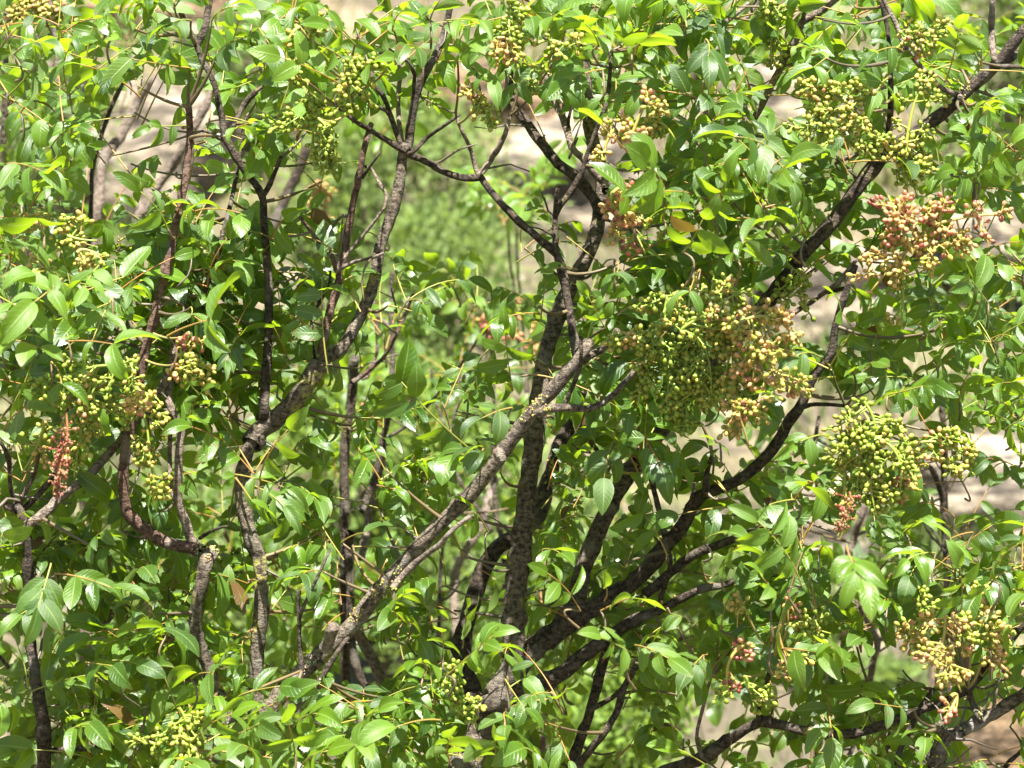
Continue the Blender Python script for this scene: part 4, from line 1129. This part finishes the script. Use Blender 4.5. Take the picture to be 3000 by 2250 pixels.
BERR = []          # (tree, cluster index, centre, radius, axis, colour)
CLUST = []
for ci, (x, y, rx, ry, n, ripe, d, ax_, ay_) in enumerate(CL):
    tr = tree_for(x, y) if d < 3.2 else tB(x, y)
    c = at(x, y, d)
    sc = K * d
    a = unit(RT * ax_ - UP * ay_)
    ext = abs(a @ RT) * rx + abs(a @ UP) * ry
    near = nearest(tr, c - a * ext * sc * 1.15, .015)[1] < .12
    p0 = c - a * ext * sc * (1.15 if near else .7)
    p1 = c + a * ext * sc * .75 + DOWN * .004
    rz = 0.7 * min(rx, ry) * sc
    acc = Acc()
    S, dist = nearest(tr, p0, .015)
    t = np.linspace(0, 1, 9)[:, None]
    ctrl = (p0 + p1) / 2 + UP * .01 + R.normal(0, .009, 3)
    axis = (1 - t) ** 2 * p0 + 2 * t * (1 - t) * ctrl + t * t * p1
    g = R.random()
    scol = (.20 + .06 * g, .29 - .01 * g, .04, 1) if ripe < .5 else (.28 + .06 * g, .28 - .04 * g, .06, 1)
    if near:
        m = (S[:3] + p0) / 2 + DOWN * .01
        tt = np.linspace(0, 1, 8)[:, None]
        q = (1 - tt) ** 2 * S[:3] + 2 * tt * (1 - tt) * m + tt * tt * p0
        acc.add(*tube(q, np.full(8, .0014), 6), T=(.24, .20, .07, 1))
    acc.add(*tube(axis, np.linspace(.0021, .0008, 9), 6), T=scol)
    sec = max(3, int(n / 4.2))
    made = []
    br_r = 0.0028 * R.uniform(.92, 1.05)
    left = n = int(n * 2.0)
    rx, ry = rx * 1.1, ry * 1.1
    n = left
    for k in range(sec):
        v = unit(R.normal(0, 1, 3)) * R.uniform(.45, 1) ** .5
        tip = c + RT * v[0] * rx * sc + UP * v[2] * ry * sc + FW * v[1] * rz
        s = np.clip(((tip - p0) @ (p1 - p0)) / ((p1 - p0) @ (p1 - p0)) - R.uniform(.12, .3), .04, .95)
        o = (1 - s) ** 2 * p0 + 2 * s * (1 - s) * ctrl + s * s * p1
        m = (o + tip) / 2 + UP * R.uniform(-.003, .005)
        tq = np.linspace(0, 1, 6)[:, None]
        q = (1 - tq) ** 2 * o + 2 * tq * (1 - tq) * m + tq * tq * tip
        acc.add(*tube(q, np.linspace(.0012, .0008, 6), 5), T=scol)
        soff = R.normal(0, .13)
        nb = int(round(left / (sec - k)))
        left -= nb
        for b in range(nb):
            for tries in range(30):
                u = R.uniform(.35, 1)
                o2 = (1 - u) ** 2 * o + 2 * u * (1 - u) * m + u * u * tip
                dr = unit(R.normal(0, 1, 3) + unit(tip - o) * .6)
                bc = o2 + dr * R.uniform(.006, .0105)
                if all(np.linalg.norm(bc - e) > br_r * 1.6 for e in made):
                    break
            else:
                continue
            made.append(bc)
            rr = br_r * R.uniform(.8, 1.1)
            acc.add(*tube(np.array([o2, (o2 + bc) / 2 + UP * .0008, bc - dr * rr]), np.array([.0008, .0007, .001]), 5), T=scol)
            BERR.append([tr, ci, bc, rr, dr, np.clip(R.normal(ripe - .14 + soff, .12), 0, 1.12), 0])
    CLUST.append((tr, acc, ripe))

# dried red flower spikes
SPIKE = []
for (tr, x, y0, y1, d) in (('E', 185, 1250, 1450, 2.76), ('M', 2480, 1480, 1560, 2.8)):
    acc = Acc()
    a, b = at(x + 8, y0 - 40, d), at(x - 18, y1, d)
    t = np.linspace(0, 1, 12)[:, None]
    ax = a + (b - a) * t + RT * .004 * np.sin(t * 5)
    acc.add(*tube(ax, np.linspace(.0014, .0007, 12), 5), T=(.30, .15, .06, 1))
    for q in range(int((y1 - y0) * .75)):
        s = R.uniform(.15, 1)
        o = a + (b - a) * s
        dr = unit(R.normal(0, 1, 3)) * np.array([1, 1, .7])
        e = o + dr * R.uniform(.004, .014) * (1.15 - .5 * s)
        col = (.24, .06, .04, 1) if R.random() < .5 else (.25, .13, .06, 1)
        acc.add(*tube(np.array([o, (o + e) / 2, e]), np.array([.0004, .0004, .0004]), 4), T=col)
        rot = unit(R.normal(0, 1, 3))
        sc2 = R.uniform(.0008, .0018)
        acc.add(e + BV * sc2 * np.array([1, .7, 1]) + rot * .001, BQ, T=col)
    SPIKE.append((tr, acc))

# ------------------------------------------------------------------ what shows: a coarse z-buffer picks the leaves and berries that become parts
zb = np.full((450, 600), 1e9)
zi = np.full((450, 600), -1)


def splat(P, ids):
    q = proj(P)
    x, y = (q[:, 0] / 5).astype(int), (q[:, 1] / 5).astype(int)
    ok = (x >= 0) & (x < 600) & (y >= 0) & (y < 450) & (q[:, 2] > 0)
    x, y, z, ids = x[ok], y[ok], q[ok, 2], ids[ok]
    o = np.argsort(-z)
    x, y, z, ids = x[o], y[o], z[o], ids[o]
    better = z < zb[y, x]
    zb[y[better], x[better]] = z[better]
    zi[y[better], x[better]] = ids[better]


allP, allI = [], []
for i, lf in enumerate(LEAVES):
    G = lf.V.reshape(-1, NR, NC, 3)
    for Gs in (G, (G[:, 1:] + G[:, :-1]) / 2, (G[:, :, 1:] + G[:, :, :-1]) / 2, (G[:, 1:, 1:] + G[:, :-1, :-1]) / 2):
        pts = Gs.reshape(-1, 3)
        allP.append(pts)
        allI.append(np.full(len(pts), i))
splat(np.concatenate(allP), np.concatenate(allI))
SP = np.concatenate(SOLID)
splat(SP, np.full(len(SP), -2))
cnt = np.bincount(zi[zi >= 0], minlength=len(LEAVES))
for i, lf in enumerate(LEAVES):
    lf.vis = cnt[i]
bc = np.array([b[2] for b in BERR])
q = proj(bc)
for b, (x, y, z) in zip(BERR, q):
    xi, yi = int(x / 5), int(y / 5)
    if 0 <= xi < 600 and 0 <= yi < 450:
        b[6] = b[3] / z if z < zb[yi, xi] + .004 else 0


def leaf_into(acc, lf):
    n = len(lf.V)
    k = NR * NC
    V = lf.V.reshape(-1, 3)
    Q = LQ[None] + (np.arange(n) * k)[:, None, None]
    alive = np.ones((n, NR - 1, NC - 1), bool)
    for i in np.nonzero(R.random(n) < .16)[0]:                 # bites taken by insects out of the edge or tip
        r0, c0 = R.integers(2, NR - 1), R.choice([0, NC - 2])
        alive[i, r0:r0 + R.integers(1, 3), c0] = False
        if r0 > 5:
            alive[i, r0:, R.integers(0, NC - 1)] = False
    Q = Q.reshape(n, NR - 1, NC - 1, 4)[alive]
    acc.add(V, Q, np.tile(LUV, (n, 1)), np.repeat(lf.tint, k, 0), 0)
    V, Q = tube(lf.stalk, lf.srad, 5)
    acc.add(V, Q, None, lf.scol, 1)


for tr in TREES:
    mine = sorted([l for l in LEAVES if l.tree == tr], key=lambda l: -l.vis)
    front = tr in 'LEMR'
    own = [l for l in mine[:100] if l.vis > 12] if front else [l for l in mine[:30] if l.vis > 12]
    rest = mine[len(own):]
    for l in own:
        a = Acc()
        leaf_into(a, l)
        obj('leaf', a.mesh('leaf', [LEAF, STALK], origin=BASE[tr]), ROOT[tr])
    a = Acc()
    for l in rest:
        leaf_into(a, l)
    obj('foliage', a.mesh('foliage', [LEAF, STALK], origin=BASE[tr]), ROOT[tr], kind='stuff')
    if TWIG[tr].n:
        obj('twigs', TWIG[tr].mesh('twigs', [STALK], origin=BASE[tr]), ROOT[tr], kind='stuff')

BMESH = {}
for tr in TREES:
    bs = sorted([i for i, b in enumerate(BERR) if b[0] == tr], key=lambda i: -BERR[i][6])
    solo = set(i for i in bs[:100] if BERR[i][6] > 0)
    for ci, (t2, acc, ripe) in enumerate(CLUST):
        if t2 != tr:
            continue
        cl = obj('fruit_cluster', acc.mesh('fruit_cluster', [STALK], origin=BASE[tr]), ROOT[tr])
        rest = Acc()
        for i in bs:
            b = BERR[i]
            if b[1] != ci:
                continue
            dr = unit(b[4])
            e1 = unit(np.cross(dr, np.array([.3, .5, .81])))
            e2 = np.cross(dr, e1)
            V = (BV[:, :1] * e1 + BV[:, 1:2] * e2 * R.uniform(.85, 1) + BV[:, 2:] * dr * R.uniform(.95, 1.15)) * b[3]
            T = np.ones((len(V), 4))
            up_ = np.clip((BV[:, 2] + 1) / 2 + R.normal(0, .06, len(V)), 0, 1)[:, None]
            T[:, :3] = (berry_colour(b[5] - .16) * (1 - up_) + berry_colour(b[5] + .12) * up_) * R.uniform(.85, 1.08)
            T[:, :3] = T[:, :3] * (1 - .75 * BVtip[:, None]) + np.array([.10, .03, .02]) * .75 * BVtip[:, None]
            if i in solo:
                me = mesh('berry', V, BQ, [BERRY], None, None, T)
                obj('berry', me, cl, b[2] - BASE[tr])
            else:
                rest.add(V + b[2], BQ, None, T)
        if rest.n:
            obj('berries', rest.mesh('berries', [BERRY], origin=BASE[tr]), cl, kind='stuff')
for tr, acc in SPIKE:
    obj('dried_flower_spike', acc.mesh('dried_flower_spike', [BERRY], origin=BASE[tr]), ROOT[tr], label='dry reddish brown hanging flower spike')


# ------------------------------------------------------------------ bushes on the slope
def bush(name, x, y, d, wpx, hpx, nleaf, size, tint, young, label, wr=.4):
    c = at(x, y, d)
    sx, sz = wpx * K * d / 2, hpx * K * d / 2
    z0 = gz(c[0], c[1])
    base = np.array([c[0], c[1], z0 - .03])
    root = empty(name, base, label, 'bush', 'bushes on the slope behind the trees')
    top = c[2] + sz
    # stems
    acc = Acc()
    ncl = 46
    cen = []
    for k in range(ncl):
        v = unit(R.normal(0, 1, 3)) * R.uniform(.25, 1) ** .4
        v = v * np.array([sx, sx * .8, sz])
        cen.append(c + v)
        if k < 26:
            m = base * .4 + (c + v) * .6 - np.array([0, 0, .1 * sz])
            t = np.linspace(0, 1, 7)[:, None]
            acc.add(*tube((1 - t) ** 2 * base + 2 * t * (1 - t) * m + t * t * (c + v), np.linspace(.008, .002, 7), 6))
    obj('stem', acc.mesh('stem', [BARK_P], origin=base), root)
    ci = R.integers(0, ncl, nleaf)
    off = R.normal(0, 1, (nleaf, 3)) * np.array([sx, sx * .8, sz]) * .17
    P = np.array(cen)[ci] + off
    P[:, 2] = np.maximum(P[:, 2], z0 + .01)
    T = unit(off / np.linalg.norm(off, axis=1, keepdims=True) + R.normal(0, .6, (nleaf, 3)) + np.array([0, 0, .5]))
    Nn = R.normal(0, .6, (nleaf, 3)) + np.array([0, -.3, 1])
    L = size * R.uniform(.7, 1.3, nleaf)
    n = nleaf
    u = np.array([[-1, 0], [0, .5], [1, 0], [0, -.5]])
    S = unit(np.cross(T, Nn))
    V = P[:, None] + (u[None, :, :1] + 1) / 2 * (T * L[:, None])[:, None] + u[None, :, 1:] * (S * L[:, None] * wr)[:, None]
    Q = np.arange(n * 4).reshape(n, 4)
    uv = np.tile(np.array([[.5, 0], [1, .5], [.5, 1], [0, .5]]), (n, 1))
    cb = np.clip(R.normal(tint, .2, ncl), 0, 1)[ci] + R.normal(0, .1, n)
    tt = np.stack([np.clip(cb, 0, 1), np.clip(R.normal(young, .12, n), 0, 1), np.zeros(n), np.ones(n)], -1)
    obj('foliage', mesh('foliage', V.reshape(-1, 3) - base, Q, [BUSH], None, uv, np.repeat(tt, 4, 0), False), root)


BUSHES = [
    (1180, 560, 7.0, 640, 540, 9000, .026, .8, .10, 'round light green bush in the middle gap between the stems'),
    (1250, 860, 6.6, 520, 420, 6000, .026, .7, .12, 'low green bush below the round light green bush'),
    (1000, 700, 7.3, 300, 330, 3500, .024, .3, .0, 'darker green bush just left of the round light green bush'),
    (1790, 2140, 5.2, 420, 460, 5000, .024, .9, .75, 'yellow green spurge bush at the bottom right of the middle trunk'),
    (2660, 1960, 6.6, 300, 330, 4000, .022, .4, .0, 'dark green bush in front of the rock in the lower right gap'),
    (2950, 200, 8.6, 420, 700, 6000, .035, .5, .15, 'olive green bush in the upper right corner'),
    (2120, 1720, 6.4, 320, 300, 3500, .024, .6, .05, 'green bush glimpsed under the right hand limbs'),
    (1150, 1330, 6.0, 700, 520, 8000, .028, .95, .45, 'bright yellow green bush lit behind the diagonal limb'),
    (600, 1800, 5.8, 700, 700, 6000, .03, .5, .1, 'shaded green bush low behind the left stems'),
    (1500, 1750, 5.9, 600, 600, 6000, .03, .6, .15, 'green bush low behind the middle trunk'),
    (80, 250, 7.5, 420, 900, 6000, .03, .5, .1, 'green bush at the upper left edge'),
    (2250, 560, 8.8, 420, 360, 4000, .03, .5, .15, 'dull green bush on the ledge behind the upper right leaves'),
    (760, 250, 8.8, 340, 420, 4000, .03, .3, .1, 'dim olive bush above the shaded grey stone'),
    (2450, 2150, 6.2, 420, 380, 4500, .026, .6, .2, 'green bush at the bottom edge behind the long low limb'),
]
for (x, y, d, a, b, n, s, ti, yo, lab) in BUSHES:
    bush('bush', x, y, d, a, b, n, s, ti, yo, lab)

# grass on the slope: green tufts low down, straw higher up
n = 34000
tx, ty = R.uniform(-2.6, 2.6, 1500), R.uniform(4.3, 11, 1500)
ti = R.integers(0, 1500, n)
gx, gy = tx[ti] + R.normal(0, .06, n), ty[ti] + R.normal(0, .06, n)
P = np.array([(x, y, gz(x, y)) for x, y in zip(gx, gy)])
h = (R.uniform(.05, .15, 1500)[ti] * R.uniform(.6, 1.1, n))[:, None]
lean = R.normal(0, .35, (n, 3)) * h
lean[:, 2] = h[:, 0]
sd = unit(R.normal(0, 1, (n, 3)) * np.array([1, 1, .01])) * .004
V = np.stack([P - sd, P + sd, P + lean + sd * .2, P + lean - sd * .2], 1).reshape(-1, 3)
dry = np.clip((ty - 7) / 4 + R.normal(0, .3, 1500), 0, 1)[ti] * .9 + R.random(n) * .1
tt = np.stack([(.07 + .13 * dry), .12 + .045 * dry, .02 + .055 * dry, np.ones(n)], -1)
obj('grass', mesh('grass', V, np.arange(n * 4).reshape(n, 4), [STALK], None, None, np.repeat(tt, 4, 0), False), kind='stuff')
# low scrub covering the far slope as one mass
n = 16000
tx, ty = R.uniform(-9, 9, 260), R.uniform(9.5, 24, 260)
rr = R.uniform(.15, .55, 260)
ti = R.integers(0, 260, n)
o_ = unit(R.normal(0, 1, (n, 3))) * (R.random(n) ** .4 * rr[ti])[:, None]
P = np.stack([tx[ti], ty[ti], [gz(tx[i], ty[i]) for i in ti]], -1) + o_ * np.array([1, 1, .7])
L = R.uniform(.05, .11, n)
T = unit(o_ + R.normal(0, .15, (n, 3)))
Nn = R.normal(0, .6, (n, 3)) + np.array([0, -.4, 1])
S_ = unit(np.cross(T, Nn))
u = np.array([[-1, 0], [0, .5], [1, 0], [0, -.5]])
V = P[:, None] + (u[None, :, :1] + 1) / 2 * (T * L[:, None])[:, None] + u[None, :, 1:] * (S_ * L[:, None] * .5)[:, None]
tt = np.stack([np.clip(R.normal(.5, .25, 260), 0, 1)[ti], np.clip(R.normal(.1, .15, 260), 0, 1)[ti], np.zeros(n), np.ones(n)], -1)
obj('scrub', mesh('scrub', V.reshape(-1, 3), np.arange(n * 4).reshape(n, 4), [BUSH], None, np.tile(np.array([[.5, 0], [1, .5], [.5, 1], [0, .5]]), (n, 1)), np.repeat(tt, 4, 0), False), kind='stuff')
print('leaves', len(LEAVES), 'leaflets', sum(len(l.V) for l in LEAVES), 'berries', len(BERR))
